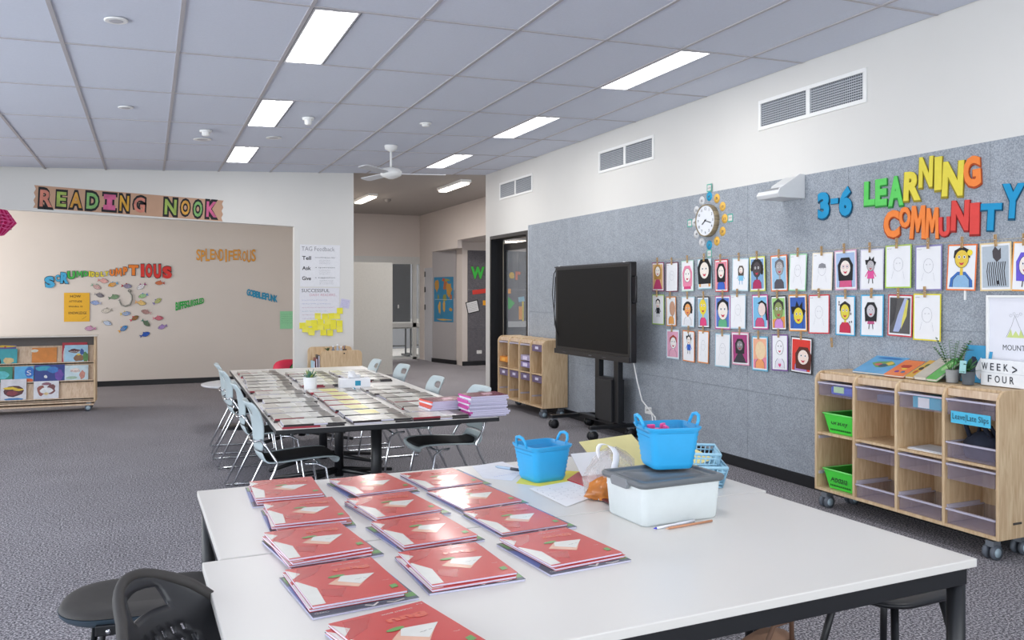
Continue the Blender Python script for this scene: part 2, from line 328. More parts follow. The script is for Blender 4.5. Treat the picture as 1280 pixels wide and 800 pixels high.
# ------------------------------------------------------------------ recessed ceiling lights
EM = M('#ffffff', .5, var=0, emit=5.0); EM2 = M('#ffffff', .5, var=0, emit=9); FRM = M('#c9c9cf', .35, .3)
names = ['left row, nearest the camera overhead', 'left row, largest in view', 'left row, middle one', 'left row, farthest from camera', 'right row, overhead', 'right row, above the nearest vent', 'right row, middle strip', 'right row, strip beside the ceiling fan']
def ceiling_light(x0, x1, y0, label, parent_rot=True):
    t = thing('ceiling_light', label, 'light'); t.location = ((x0+x1)/2, y0+.6, ceil_z((x0+x1)/2)); t.rotation_euler = (0, -CANG, 0)
    a, b = (x1-x0)/2, .59
    MB().box(-a-.012, -a, -b-.01, b+.01, -.004, .03, FRM).box(a, a+.012, -b-.01, b+.01, -.004, .03, FRM).box(-a, a, -b-.012, -b, -.004, .03, FRM).box(-a, a, b, b+.012, -.004, .03, FRM).obj('frame', t)
    MB().box(-a, a, -b, b, .004, .01, EM).obj('diffuser', t)
    MB().box(-.02, .02, -b, b, -.001, .004, M('#f4f4f4', .3, emit=1.5)).obj('lamp_baffle', t)
    l = bpy.data.lights.new('lamp', 'AREA'); l.shape = 'RECTANGLE'; l.size = .22; l.size_y = 1.1; l.energy = 11; l.color = (1, .98, .95)
    lo = bpy.data.objects.new('lamp', l); C.objects.link(lo); lo.parent = t; lo.location = (0, 0, -.012)
    return t
for k, (a, b, y) in enumerate(LIGHTS): ceiling_light(a, b, y+.01, 'recessed strip light in the tiled ceiling, '+names[k])
# battens in the corridor and beyond the door
def batten(loc, lab, ln=1.2, rz=0, power=48):
    t = thing('batten_light', lab, 'light', loc, rz)
    MB().box(-.09, .09, -ln/2, ln/2, -.05, 0, WHITE).obj('body', t, bevel=.008)
    MB().box(-.07, .07, -ln/2+.03, ln/2-.03, -.075, -.05, M('#fff4e6', .5, var=0, emit=7)).obj('diffuser', t, bevel=.01)
    l = bpy.data.lights.new('lamp', 'AREA'); l.shape = 'RECTANGLE'; l.size = .14; l.size_y = 1.1; l.energy = power; l.color = (1, .97, .94)
    lo = bpy.data.objects.new('lamp', l); C.objects.link(lo); lo.parent = t; lo.location = (0, 0, -.09)
batten((4.62, 13.0, 3.33), 'batten light on the corridor ceiling, nearer one right of the fan')
batten((3.72, 15.4, 3.33), 'batten light on the corridor ceiling, farther one on the left')
batten((5.6, 20.6, 3.33), 'added batten light brightening the far classroom behind the glass', 1.2, 0, 90)  # lamp added because the far room came out dark, no fitting seen
batten((6.85, 14.9, 2.60), 'batten light seen through the glazed door in the right wall', 1.2, .9, 10)
# small ceiling fittings
def fitting(name, px, py, lab, cat, r, h_, dome):
    d = ray(px, py); k = (3.11-CAMZ)/(d[2]-CS*d[0]); x, y = k*d[0], k*d[1]
    t = thing(name, lab, cat, (x, y, ceil_z(x))); t.rotation_euler = (0, -CANG, 0)
    MB().lathe([(r, 0), (r, -.006), (r*.9, -h_*.4)], WHITE, cap0=False, cap1=True).obj('base_plate', t)
    if dome: MB().lathe([(r*.62, -h_*.3), (r*.6, -h_), (r*.35, -h_*1.15)], WHITE, cap1=True).obj('sensor_head', t)
    else: MB().lathe([(r*.6, -h_*.42), (r*.55, -h_*.5)], M('#c0c0c6', .5), cap1=True).obj('grille', t)
fitting('speaker_rose', 145, 25, 'round flat ceiling fitting nearest the camera at top left', 'fitting', .065, .02, False)
fitting('speaker_rose', 157, 134, 'small round ceiling fitting between the first two grid lines at left', 'fitting', .06, .02, False)
fitting('smoke_detector', 257, 163, 'white domed smoke detector above the reading nook banner', 'detector', .06, .05, True)
fitting('speaker_rose', 253, 174, 'flat white disc just behind the domed detector above the banner', 'fitting', .09, .012, False)
fitting('smoke_detector', 385, 147, 'white domed detector right of the left row of strip lights', 'detector', .055, .06, True)
fitting('speaker_rose', 342, 172, 'flat grey disc between the two farthest left strip lights', 'fitting', .08, .012, False)
fitting('smoke_detector', 532, 154, 'small round detector above the ceiling fan', 'detector', .06, .03, True)
t = thing('smoke_detector', 'small detector on the corridor ceiling beside the far batten light', 'detector', (4.2, 15.6, 3.33)); MB().lathe([(.07, 0), (.07, -.03), (.03, -.06)], M('#8f8a86'), cap1=True).obj('base_plate', t)
# ceiling fan
t = thing('ceiling_fan', 'white three-bladed ceiling fan on a rod near the corridor opening', 'fan', (2.57, 9.39, ceil_z(2.57)))
MB().lathe([(.075, 0), (.07, -.04), (.02, -.07)], WHITE, cap1=True).obj('canopy', t)
MB().cyl((0, 0, -.05), (0, 0, -.27), .012, WHITE, 10).obj('rod', t)
MB().lathe([(.02, -.25), (.1, -.27), (.125, -.3), (.12, -.345), (.07, -.37), (.03, -.385)], WHITE, cap1=True).obj('motor', t)
for a in (9, 129, 249):
    ca = math.radians(a-24)
    T = Matrix.Rotation(ca, 4, 'Z') @ Matrix.Translation((0, 0, -.325)) @ Matrix.Rotation(math.radians(9), 4, 'X')
    MB().prism([(.10, -.03), (.2, -.055), (.6, -.065), (.63, -.04), (.63, .04), (.6, .065), (.2, .055), (.10, .03)], -.004, .004, M('#d4d6da', .5), T).obj('blade', t)
# wall vents
def vent(px0, px1, lab):
    y0 = onX(px0, 150, 4.71)[0]; y1 = onX(px1, 150, 4.71)[0]; z0, z1 = 2.875, 3.125; Wd = y0-y1
    t = thing('wall_vent', lab, 'vent', mtx=RW(y0, z0, 4.71))
    fr = MB(); bw = .03
    for a in ((0, Wd, 0, bw), (0, Wd, .25-bw, .25), (0, bw, bw, .25-bw), (Wd-bw, Wd, bw, .25-bw), (Wd/2-.02, Wd/2+.02, bw, .25-bw)): fr.box(*a, 0, .012, WHITE)
    fr.obj('frame', t, bevel=.002)
    MB().box(bw, Wd-bw, bw, .25-bw, 0, .001, M('#4d5258', .8)).obj('backing', t)
    sl_ = MB().box(0, Wd/2-.05, -.0035, .0035, 0.002, .008, M('#b4b8be', .4)).mesh('slat'); sv = MB().box(-.0035, .0035, 0, .25-2*bw, .001, .006, M('#a0a4aa', .4)).mesh('fin')
    for s_ in (0, 1):
        for k in range(9):
            o = bpy.data.objects.new('slat', sl_); C.objects.link(o); o.parent = t; o.location = (bw+s_*(Wd/2-.01), bw+.019*(k+.9), 0)
    fm = MB()
    for s_ in (0, 1):
        for k in range(26): x = bw+s_*(Wd/2-.01)+(Wd/2-.05)*(k+.5)/26; fm.box(x-.003, x+.003, bw, .25-bw, .001, .005, M('#a0a4aa', .4))
    q = fm.obj('fins', t); q['kind'] = 'stuff'
vent(949, 1084, 'white framed double air grille high on the wall above the letters, nearest of three')
vent(749, 818, 'white framed double air grille high on the wall above the screen, middle of three')
vent(625, 666, 'white framed double air grille above the door, farthest of three')
# outlets
def outlet(mtx, lab):
    t = thing('power_outlet', lab, 'outlet', mtx=mtx)
    MB().box(-.058, .058, -.036, .036, 0, .009, WHITE).obj('plate', t, bevel=.003)
    for x in (-.03, .03): MB().box(x-.006, x+.006, -.004, .014, .009, .0105, M('#c8c8c8')).obj('switch', t)
outlet(RW(7.26, .31, 4.698), 'white double power outlet on the grey wall below the portraits, cable plugged in')
a_ = onY(599, 440, 16.46); outlet(BW(a_[0], a_[1], 16.462), 'white power outlet low on the far felt wall under WONDER')
t = thing('power_outlet', 'white thermostat-like switch plate on the angled felt wall right of the map', 'outlet', mtx=BW(0, 0, 0)); t.matrix_world = Matrix.Translation((5.79, 17.68, 0)) @ Matrix.Rotation(math.atan2(-.89, .25), 4, 'Z') @ BW(L_-.06, 1.5, -.02)
MB().box(-.02, .02, -.09, .09, 0, .01, M('#8c8c90')).obj('plate', t)
# ================================================================== TABLES
def table(x, y, rz, Wd, Dp, label, top_h=.72, edge=None, legs=None, group=None, rail=.05, inset=.05, legr=.025):
    t = thing('meeting_table', label, 'table', (x, y, 0), rz, group)
    tp = MB().box(0, Wd, 0, Dp, top_h-.025, top_h, TOPM); tp.obj('tabletop', t, bevel=.003)
    if edge: 
        MB().box(-.003, Wd+.003, -.003, 0, top_h-.027, top_h-.002, edge).box(-.003, Wd+.003, Dp, Dp+.003, top_h-.027, top_h-.002, edge).box(-.003, 0, 0, Dp, top_h-.027, top_h-.002, edge).box(Wd, Wd+.003, 0, Dp, top_h-.027, top_h-.002, edge).obj('edge_band', t)
    i = inset
    fr = MB().box(i, Wd-i, i-.02, i+.02, top_h-.025-rail, top_h-.026, BLACK).box(i, Wd-i, Dp-i-.02, Dp-i+.02, top_h-.025-rail, top_h-.026, BLACK)
    fr.box(i-.02, i+.02, i, Dp-i, top_h-.025-rail, top_h-.026, BLACK).box(Wd-i-.02, Wd-i+.02, i, Dp-i, top_h-.025-rail, top_h-.026, BLACK).obj('frame', t, bevel=.003)
    return t
TOPM = M('#dedad4', .33, var=.008, scale=4)
t = table(.163, 1.655, math.radians(1.3), 2.08, .925, 'nearer white table in front, half covered with red workbooks', inset=.03)
for x in (.04, 2.04):
    for y in (.04, .885): MB().tube([(x, y, .7), (x, y, 0.01)], .026, BLACK, 12).obj('leg', t)
t = table(.192, 2.593, math.radians(1.0), 2.06, .935, 'white table pushed behind the nearest table, carrying the blue tubs and red workbooks', inset=.03)
for x in (.04, 2.02):
    for y in (.04, .895): MB().tube([(x, y, .7), (x, y, 0.01)], .026, BLACK, 12).obj('leg', t)
BE = M('#1b1c20', .35, var=0)
def ped_table(x, y, rz, Wd, Dp, label):
    t = table(x, y, rz, Wd, Dp, label, edge=BE, rail=.04, inset=.2)
    lx = Wd/2
    for ly in (.45, Dp-.28):
        MB().tube([(lx, ly, .68), (lx, ly, .05)], .036, BLACK, 14).obj('column', t)
        for dx, dy in ((-.48, -.22), (.48, -.22), (-.48, .22), (.48, .22)):
            MB().tube([(lx, ly, .10), (lx+dx*.5, ly+dy*.5, .06), (lx+dx, ly+dy, .022)], [.024, .018, .016], BLACK, 8).obj('foot', t)
    return t
ped_table(.672, 4.92, math.radians(-1.3), 1.37, 2.04, 'long white table with black edge behind, half nearer the camera with pink book piles')
ped_table(.7185, 6.975, math.radians(-1.3), 1.37, 2.02, 'far half of the long white table, carrying the potted succulent and tissue box')
# ================================================================== CHAIRS
SHELL = M('#b2bfc2', .4, var=.015, scale=6); PAD = M('#131418', .85, var=.1, scale=80); GREYT = M('#a89c92', .6)
def chair_profile():
    return [(.255, .405), (.27, .435), (.24, .455), (.12, .455), (-.05, .445), (-.15, .435), (-.205, .455), (-.235, .52), (-.24, .60), (-.245, .68), (-.262, .748), (-.28, .792), (-.31, .835)]
def make_chair(label, group, shell=SHELL, black=False):
    t = thing('stacking_chair', label, 'chair', group=group)
    P_ = chair_profile(); n = len(P_)
    halfw = [.17, .195, .21, .215, .215, .20, .17, .15, .155, .185, .20, .20, .165]
    bow = [0, 0, 0, 0, 0, 0, .01, .03, .04, .045, .045, .04, .04]
    cols = [-1, -.8, -.6, -.42, 0, .42, .6, .8, 1]
    def grid(i0, i1, hole=False):
        m = MB(); vs = []
        for i in range(i0, i1):
            for c in cols: vs.append((P_[i][0]+bow[i]*c*c*1.0, c*halfw[i], P_[i][1]+(.02 if i < 6 else 0)*c*c))
        k = len(cols); fs = []
        for a in range(i1-i0-1):
            for b in range(k-1):
                if hole and i0+a == 10 and 3 <= b <= 4: continue
                fs.append((a*k+b, a*k+b+1, (a+1)*k+b+1, (a+1)*k+b))
        return m.add(vs, fs, shell, True)
    grid(0, 8).obj('seat', t, solid=.012, subsurf=1)
    grid(7, n, True).obj('backrest', t, solid=.012, subsurf=1)
    # upholstered pad
    rings = []
    for i, s_ in ((6, .55), (5, .86), (4, .9), (3, .9), (2, .88), (1, .8)):
        x, z = P_[i]; h = halfw[i]*s_
        if i == 1: x -= .012; z += .004
        if i == 6: x += .03; z += .002
        rings.append([(x, -h, z+.012), (x, -h*.9, z+.030), (x, 0, z+.026), (x, h*.9, z+.030), (x, h, z+.012), (x, 0, z+.008)])
    MB().loft(rings, PAD).obj('seat_pad', t, subsurf=1)
    r = .0085
    for s in (-1, 1):
        y = s*.215
        MB().tube([(-.22, s*.16, .60), (-.19, y, .56), (-.13, y*1.02, .46), (-.15, y*1.04, .40), (-.335, y*1.06, .02), (-.33, y*1.06, .0095), (-.28, y*1.06, .0095), (.20, y*1.04, .0095), (.235, y*1.03, .03), (.17, y*.98, .405), (.12, y*.9, .43), (.05, y*.8, .432)], r, CHROME if not black else BLACK, 8).obj('leg', t)
    MB().tube([(-.22, -.16, .60), (-.255, -.12, .585), (-.265, 0, .58), (-.255, .12, .585), (-.22, .16, .60)], .006, CHROME if not black else BLACK, 6).obj('back_brace', t)
    MB().tube([(.14, -.19, .425), (.14, .19, .425)], .008, CHROME if not black else BLACK, 6).obj('cross_bar', t)
    for s in (-1, 1): MB().tube([(-.27, s*.228, .0), (-.24, s*.228, .0)], .012, BLACK, 6).obj('glide', t)
    return t
grp = 'pale grey-blue chairs around the long table'
ch0 = make_chair('', grp)
LC = [(.85, 5.50, 'nearest of the pale chairs on the left side of the long table'), (.87, 6.62, 'second nearest pale chair on the left side of the long table'),
      (.87, 7.78, 'third nearest pale chair on the left side of the long table'), (.88, 8.46, 'farthest pale chair on the left side of the long table')]
RC = [(1.95, 5.62, 'nearest pale chair on the right side, behind the pink book piles'), (1.88, 6.43, 'second pale chair on the right side of the long table'),
      (1.96, 7.66, 'third pale chair on the right side of the long table'), (1.87, 8.36, 'farthest pale chair on the right side of the long table')]
first = True
for lst, base in ((LC, 0), (RC, math.pi)):
    for k, (x, y, lb) in enumerate(lst):
        o = ch0 if first else copy_tree(ch0); first = False
        o.location = (x, y, 0); o.rotation_euler = (0, 0, base+[.03, -.05, .02, -.03][k]); o['label'] = lb; o['category'] = 'chair'; o['group'] = grp
# black perforated chair in the left foreground
t = thing('task_chair', 'black plastic chair with perforated back turned to the front table at bottom left', 'chair', (.225, 2.05, 0))
BK = M('#2b2b2e', .38, var=.03); BP = M('#3b3836', .7, var=.08, scale=25); UN = M('#3d4b57', .4)
def rr(cx, cy, a, b, r, z, n=6):
    pts = []
    for sx, sy, a0 in ((1, 1, 0), (-1, 1, 90), (-1, -1, 180), (1, -1, 270)):
        for k in range(n+1):
            an = math.radians(a0+90*k/n); pts.append((cx+sx*(a-r)+r*math.cos(an), cy+sy*(b-r)+r*math.sin(an), z))
    return pts
MB().loft([rr(0, 0, .20, .15, .12, .405), rr(0, 0, .245, .20, .15, .42), rr(0, 0, .25, .205, .15, .445)], UN).obj('seat', t, subsurf=1)
def dish(p): x, y, z = p; return (x, y, z-.02*max(0, 1-(x*x+y*y)/.03))
MB().loft([rr(0, 0, .248, .203, .15, .447), rr(0, 0, .245, .20, .145, .462), rr(0, 0, .21, .165, .12, .468), rr(0, 0, .10, .08, .06, .458)], BP).obj('seat_pad', t, subsurf=1)
# backrest shell: curved sheet with a handle slot and rows of holes
bk = MB(); NU, NV = 26, 20; vs = []
for j in range(NV+1):
    v = j/NV
    for i in range(NU+1):
        u = -1+2*i/NU; hw = .215*(1-.18*max(0, v-.75)/.25*abs(u)) 
        hw = (.175+.04*math.sin(math.pi*min(1, v*1.1)))
        if v > .8: hw *= math.sqrt(max(0, 1-((v-.8)/.2)**2*.30))
        z = .47+.335*v - (.055*u*u if v > .5 else 0)*((v-.5)*2 if v > .5 else 0)
        y = -.185-.14*v-.03*v*v+.085*u*u
        vs.append((u*hw, y, z))
fs = []
for j in range(NV):
    for i in range(NU):
        slot = 15 <= j <= 17 and 8 <= i <= 17
        holes = 5 <= j <= 12 and j % 2 == 1 and 6 <= i <= 19 and (i+j//2) % 2 == 0
        if slot or holes: continue
        a = j*(NU+1)+i; fs.append((a, a+1, a+NU+2, a+NU+1))
bk.add(vs, fs, BK, True); bo = bk.obj('backrest', t, solid=.014)
rim = [vs[j*(NU+1)] for j in range(8, NV+1, 2)]+[vs[NV*(NU+1)+i] for i in range(1, NU, 2)]+[vs[j*(NU+1)+NU] for j in range(NV, 7, -2)]
MB().tube(rim, .014, BP, 8).obj('rim', t)
for s in (-1, 1):
    MB().tube([(s*.17, -.10, .41), (s*.18, -.19, .44), (s*.16, -.235, .52), (s*.13, -.26, .60)], .011, BLACK, 8).obj('back_bracket', t)
    MB().tube([(s*.19, .15, .41), (s*.22, .22, 0.01)], .012, BLACK, 8).obj('leg', t); MB().tube([(s*.19, -.12, .41), (s*.22, -.28, 0.01)], .012, BLACK, 8).obj('leg', t)
MB().cyl((-.14, -.205, .43), (-.14, -.215, .43), .008, CHROME, 10).obj('bolt', t)
t.rotation_euler = (0, 0, math.radians(-127)); t.scale = (.9, .94, 1)
# padded stool in the left foreground
t = thing('padded_stool', 'black padded seat with blue-grey rim and no back, left of the front table', 'stool', (.0, 3.19, 0), math.radians(-6))
MB().loft([rr(0, 0, .22, .14, .12, .395), rr(0, 0, .275, .19, .16, .415), rr(0, 0, .28, .195, .16, .44)], UN).obj('seat', t, subsurf=1)
MB().loft([rr(0, 0, .278, .193, .16, .442), rr(0, 0, .272, .187, .155, .458), rr(0, 0, .23, .15, .12, .462), rr(0, 0, .11, .07, .06, .450)], BP).obj('seat_pad', t, subsurf=1)
MB().box(-.14, -.02, -.20, -.17, .39, .425, BLACK).obj('bracket', t, bevel=.004); MB().cyl((-.1, -.2, .405), (-.1, -.206, .405), .008, CHROME, 12).obj('bolt', t)
MB().lathe([(.022, .455), (.02, .47), (.012, .474)], BLACK, (-.06, .19), 12, cap1=True).obj('knob', t)
for sx in (-1, 1):
    for sy in (-1, 1): MB().tube([(sx*.15, sy*.11, .40), (sx*.2, sy*.17, .006)], .011, BLACK, 10).obj('leg', t)
# black stool on the right, half under the table
t = thing('stool', 'black low-backed stool seat with four splayed legs under the right end of the front table', 'stool', (2.44, 2.20, 0), .05)
MB().loft([rr(0, 0, .14, .13, .09, .425), rr(0, 0, .20, .175, .12, .44), rr(0, 0, .205, .18, .12, .458), rr(0, 0, .17, .15, .10, .466), rr(0, 0, .05, .05, .03, .458)], BLACK).obj('seat', t, subsurf=1)
for sx in (-1, 1):
    for sy in (-1, 1): MB().tube([(sx*.12, sy*.12, .43), (sx*.2, sy*.19, .006)], .013, BLACK, 10).obj('leg', t)
# brown bag
t = thing('cloth_bag', 'brown soft bag on the floor under the front table', 'bag', (2.0, 2.35, 0), .2)
rings = []
for z, a, b in ((0, .17, .11), (.06, .2, .14), (.16, .2, .13), (.24, .17, .09), (.29, .12, .04), (.305, .05, .02)):
    rings.append([((a*(1+.06*math.sin(k*2.3+z*30)))*math.cos(k*math.pi/9), b*(1+.08*math.cos(k*1.7+z*20))*math.sin(k*math.pi/9), z) for k in range(18)])
BRN = M('#94725c', .75, var=.1, scale=12, bump=.3); MB().loft(rings, BRN).obj('body', t, subsurf=1)
MB().tube([(-.08, -.06, .26), (-.05, -.08, .36), (.05, -.08, .36), (.08, -.06, .26)], .009, M('#6d503f', .7)).obj('handle', t)
# round low table
t = thing('round_table', 'round white low table beyond the left row of chairs', 'table', (.98, 9.85, 0))
MB().lathe([(.01, .478), (.44, .478), (.45, .488), (.45, .498), (.44, .502), (.01, .502)], M('#c9c9cc', .3), n=40).obj('tabletop', t)
MB().cyl((0, 0, .02), (0, 0, .478), .03, BLACK).obj('pedestal', t); MB().lathe([(.25, 0), (.25, .012), (.04, .03)], BLACK, cap1=True).obj('base', t)
# ================================================================== OPEN-FRONT BIRCH STORAGE UNITS ON CASTERS
PURP = M('#c3b6cc', .1, var=0, alpha=.13); PURPE = M('#d9d3e4', .15, var=0, alpha=.75)
def caster(parent, x, y, nm='caster', rad=.042, dark=False):
    c = MB().box(x-.03, x+.03, y-.025, y+.025, rad*2-.012, rad*2+.022, M('#8f959c', .3, .6)).obj(nm, parent)
    for s in (-1, 1):
        MB().cyl((x-.005, y+s*.014, rad), (x-.005, y+s*.034, rad), rad, M('#5c626b', .5) if not dark else BLACK, 20).obj('wheel', c)
        MB().cyl((x-.005, y+s*.034, rad), (x-.005, y+s*.036, rad), rad*.62, M('#a9bcc6', .4) if not dark else BLACKP, 20).obj('hub', c)
def tray(parent, y0, y1, z0, h_, x0=.012, x1=.33, open_=True):
    """shallow clear tray; y runs along the unit"""
    m = MB(); th = .004; i = .012
    m.box(x0, x1, y0+i, y1-i, z0, z0+th, PURP).box(x0, x0+th, y0+i, y1-i, z0, z0+h_, PURP).box(x1-th, x1, y0+i, y1-i, z0, z0+h_, PURP).box(x0, x1, y0+i, y0+i+th, z0, z0+h_, PURP).box(x0, x1, y1-i-th, y1-i, z0, z0+h_, PURP)
    o = m.obj('tray', parent)
    MB().box(x0-.006, x0+.012, y0+.004, y1-.004, z0+h_-.006, z0+h_+.004, PURPE).box(x0, x1, y0+.002, y0+.014, z0+h_-.004, z0+h_+.004, PURPE).box(x0, x1, y1-.014, y1-.002, z0+h_-.004, z0+h_+.004, PURPE).obj('rim', o)
    return o
def unit(label, yn, yf, H_, X0=4.34, Dp=.345, bays=4, mid=.53, bot=.15):
    """front faces -X. local x = depth from the front, local y = along the wall from the near end"""
    t = thing('storage_unit', label, 'shelf', (X0, yn, 0)); Ln = yf-yn; th = .018
    def side(y):
        R_ = .075; pts = [(0, bot-.03)]+[(R_-R_*math.cos(a), H_-R_+R_*math.sin(a)) for a in [math.radians(10*k) for k in range(10)]]+[(Dp, H_), (Dp, bot-.03)]
        T = Matrix(((1, 0, 0, 0), (0, 0, 1, 0), (0, 1, 0, 0), (0, 0, 0, 1)))
        return MB().prism([p for p in pts], y, y+th, BIRCH, T)
    for k in range(bays+1):
        side(k*(Ln-th)/bays).obj('side_panel' if k in (0, bays) else 'divider', t, bevel=.004)
    for k in range(bays):
        a = k*(Ln-th)/bays+th; b = (k+1)*(Ln-th)/bays
        MB().box(.07, Dp-.012, a, b, H_-.022, H_-.004, BIRCH).obj('top_panel', t)
        MB().box(.03, .048, a, b, H_-.062, H_-.018, BIRCHE).obj('front_rail', t, bevel=.003)
        MB().box(.012, Dp-.012, a, b, mid-.016, mid, BIRCH).obj('shelf', t)
        MB().box(.005, Dp-.012, a, b, bot-.03, bot-.01, BIRCH).obj('base_panel', t)
        MB().box(Dp-.012, Dp-.004, a, b, bot-.01, H_-.022, BIRCH).obj('back_panel', t)
        for z in (H_-.10, mid-.05, bot+.08):
            for yy in (a, b-.008): MB().box(.02, .3, yy, yy+.008, z, z+.02, PURPE).obj('runner', t)
    for x in (.05, Dp-.06):
        for y in (.07, Ln-.07): caster(t, x, y)
    return t
YN, YF = 3.165, 4.563
u = unit('wide birch storage unit on casters at right, topped with books and pots', YN, YF, .96)
bw = (YF-YN-.018)/4
def bay(k): return (k*bw+.018, (k+1)*bw)   # bay 0 nearest the camera
for k in range(4):
    a, b = bay(k)
    tray(u, a, b, .79, .09)
    if k != 3: tray(u, a, b, .405, .09); tray(u, a, b, .142, .085)
tray(u, *bay(0), .535, .09)
a, b = bay(0)
lab = MB().box(-.0, .002, a+.03, b-.045, .745, .815, M('#4fbfe3', .6)); lab = lab.obj('paper_label', u); lab['label'] = 'bright blue strip lettered Leave|Late Slips'
tx = MB(); put_text(tx, 'Leave|Late Slips', 0, 0, .23, .045, .0, INK, off=0)
q = tx.obj('lettering', lab); q.matrix_local = Matrix(((0, 0, -1, -.0012), (-1, 0, 0, (a+.03+b-.045)/2), (0, 1, 0, .78), (0, 0, 0, 1)))
gap = MB().box(.328, .3285, a, a+.06, .16, .9, M('#c6cdd8', .6)).obj('back_gap_strip', u); gap['label'] = 'pale strip coloured like daylight through a gap at the near back corner'  # opaque pale colour stands in for the open gap in the back panel
MB().box(.12, .19, -.003, .001, .20, .212, M('#4a4540', .5)).obj('maker_plate', u)
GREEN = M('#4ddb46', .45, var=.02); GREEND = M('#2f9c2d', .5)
def basket_green(y0, y1, z, word, lb):
    t = thing('green_tub', lb, 'tub', (4.34, YN, 0), group=None); h_ = .135; x0, x1 = .02, .28
    y1t = y1
    m = MB()
    def rect(ins, zz): return [(x0+ins, y0+ins, zz), (x1-ins, y0+ins, zz), (x1-ins, y1-ins, zz), (x0+ins, y1-ins, zz)]
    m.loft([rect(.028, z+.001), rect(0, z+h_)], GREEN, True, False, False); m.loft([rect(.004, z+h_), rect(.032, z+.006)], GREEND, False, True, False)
    m.obj('body', t)
    MB().tube([rect(-.003, z+h_)[k] for k in range(4)], .006, M('#7fee78', .4), 6, closed=True).obj('rim', t)
    hm = MB()
    for k in range(16): yy = y0+.045+k*(y1-y0-.09)/15; hm.box(x0+.020, x0+.0235, yy-.003, yy+.003, z+.02, z+.032, M('#1f5c22', .8))
    q = hm.obj('vent_holes', t); q['kind'] = 'stuff'
    tx = MB(); put_text(tx, word, 0, 0, .15, .045, 0, INK, off=-.0)
    q = tx.obj('lettering', t); an = -math.atan2(.028, h_-.001)
    q.matrix_local = Matrix.Translation((x0+.0092, (y0+y1)/2, z+h_*.56)) @ Matrix(((0, 0, -1, 0), (-1, 0, 0, 0), (0, 1, 0, 0), (0, 0, 0, 1))) @ Matrix.Rotation(an, 4, 'X')
a, b = bay(3)
basket_green(a+.01, b-.05, .531, 'Gracey', 'green plastic tub lettered Gracey on the middle shelf of the right unit')
basket_green(a+.01, b-.05, .142, 'Abdala', 'green plastic tub lettered Abdala on the bottom shelf of the right unit')
# things inside the right unit
t = thing('pencil_case', 'blue and clear pencil case in the top tray above the Gracey tub', 'case', (4.38, YN+a+.05, .797)); MB().box(0, .22, -.04, .19, 0, .065, M('#2a5bd0', .4)).obj('body', t, bevel=.02); MB().box(-.004, .0, .06, .15, .02, .062, M('#bfeab0', .7)).obj('tag', t)
a, b = bay(1)
t = thing('cyan_box', 'cyan and white box in the top tray of the third bay', 'box', (4.37, YN+a+.02, .797)); MB().box(0, .2, 0, .21, 0, .07, M('#2aa7c4', .5)).obj('carton', t, bevel=.002); MB().box(-.002, 0, .09, .17, .004, .066, PAPER).obj('paper_panel', t)
t = thing('paper_sheet', 'loose white sheets on the middle shelf of the third bay', 'paper', (4.39, YN+a+.03, .5305), .04); MB().box(0, .2, 0, .25, 0, .004, PAPER).box(.02, .22, .01, .26, .0045, .007, M('#dfe3ec', .7)).obj('sheets', t)
a, b = bay(2)
t = thing('dark_case', 'flat dark case in the top tray of the second bay', 'case', (4.37, YN+a+.02, .797)); MB().box(0, .18, .0, .15, 0, .05, M('#4a5268', .6)).obj('body', t, bevel=.01)
a, b = bay(0)
t = thing('navy_bag', 'crumpled navy bag with loop handle in the lower tray of the nearest bay', 'bag', (4.5, YN+(a+b)/2, .541)); NAVY = M('#1c2233', .85, var=.1, bump=.5, scale=30)
rings = [[(rx*math.cos(q*math.pi/8)*(1+.1*math.sin(q*2.1+z*40)), ry*math.sin(q*math.pi/8)*(1+.1*math.cos(q*1.3+z*50)), z) for q in range(16)] for z, rx, ry in ((0, .10, .13), (.05, .12, .15), (.09, .11, .145), (.13, .08, .10), (.155, .04, .05))]
MB().loft(rings, NAVY).obj('body', t, subsurf=1)
MB().tube([(-.05, .08, .12), (-.06, .10, .19), (-.06, .06, .245), (-.06, .0, .21), (-.05, -.06, .13)], .013, NAVY, 8).obj('handle', t); MB().tube([(-.02, .05, .13), (-.03, .02, .22), (-.03, -.04, .19), (-.02, -.09, .11)], .011, NAVY, 8).obj('handle', t)
# far storage unit
YN2, YF2 = 9.03, 10.43
u2 = unit('birch storage unit on casters behind the screen, beside the door', YN2, YF2, .945, Dp=.345)
LT = M('#7b6a8c', .3, alpha=.75, var=0); bw2 = (YF2-YN2-.018)/4
for k in range(4):
    a, b = k*bw2+.018, (k+1)*bw2
    for z, hh in ((.80, .08) if k == 0 else (.86, .015), (.42, .085)):
        m = MB().box(.012, .2, a+.03 if hh > .05 else a+.01, b-.03 if hh > .05 else b-.01, z, z+hh, LT if hh > .05 else PURPE).obj('tray', u2, bevel=.003)
        if hh > .05:
            MB().box(.009, .012, a+.12, b-.12, z+.03, z+.062, M('#d6d2e6', .6)).obj('paper_label', m)
for k, z, col, lb in ((3, .60, '#e08a2a', 'orange label tray in the far unit'), (1, .58, '#8a7ba6', ''), (1, .665, '#a79bb5', '')):
    a, b = k*bw2+.018, (k+1)*bw2
    q = MB().box(.012, .2, a+.03, b-.03, z, z+.07, M(col, .4)).obj('tray', u2, bevel=.003); MB().box(.009, .012, a+.1, b-.1, z+.012, z+.055, M('#e0d6ee' if k == 1 else '#f5b04a', .6)).obj('paper_label', q)
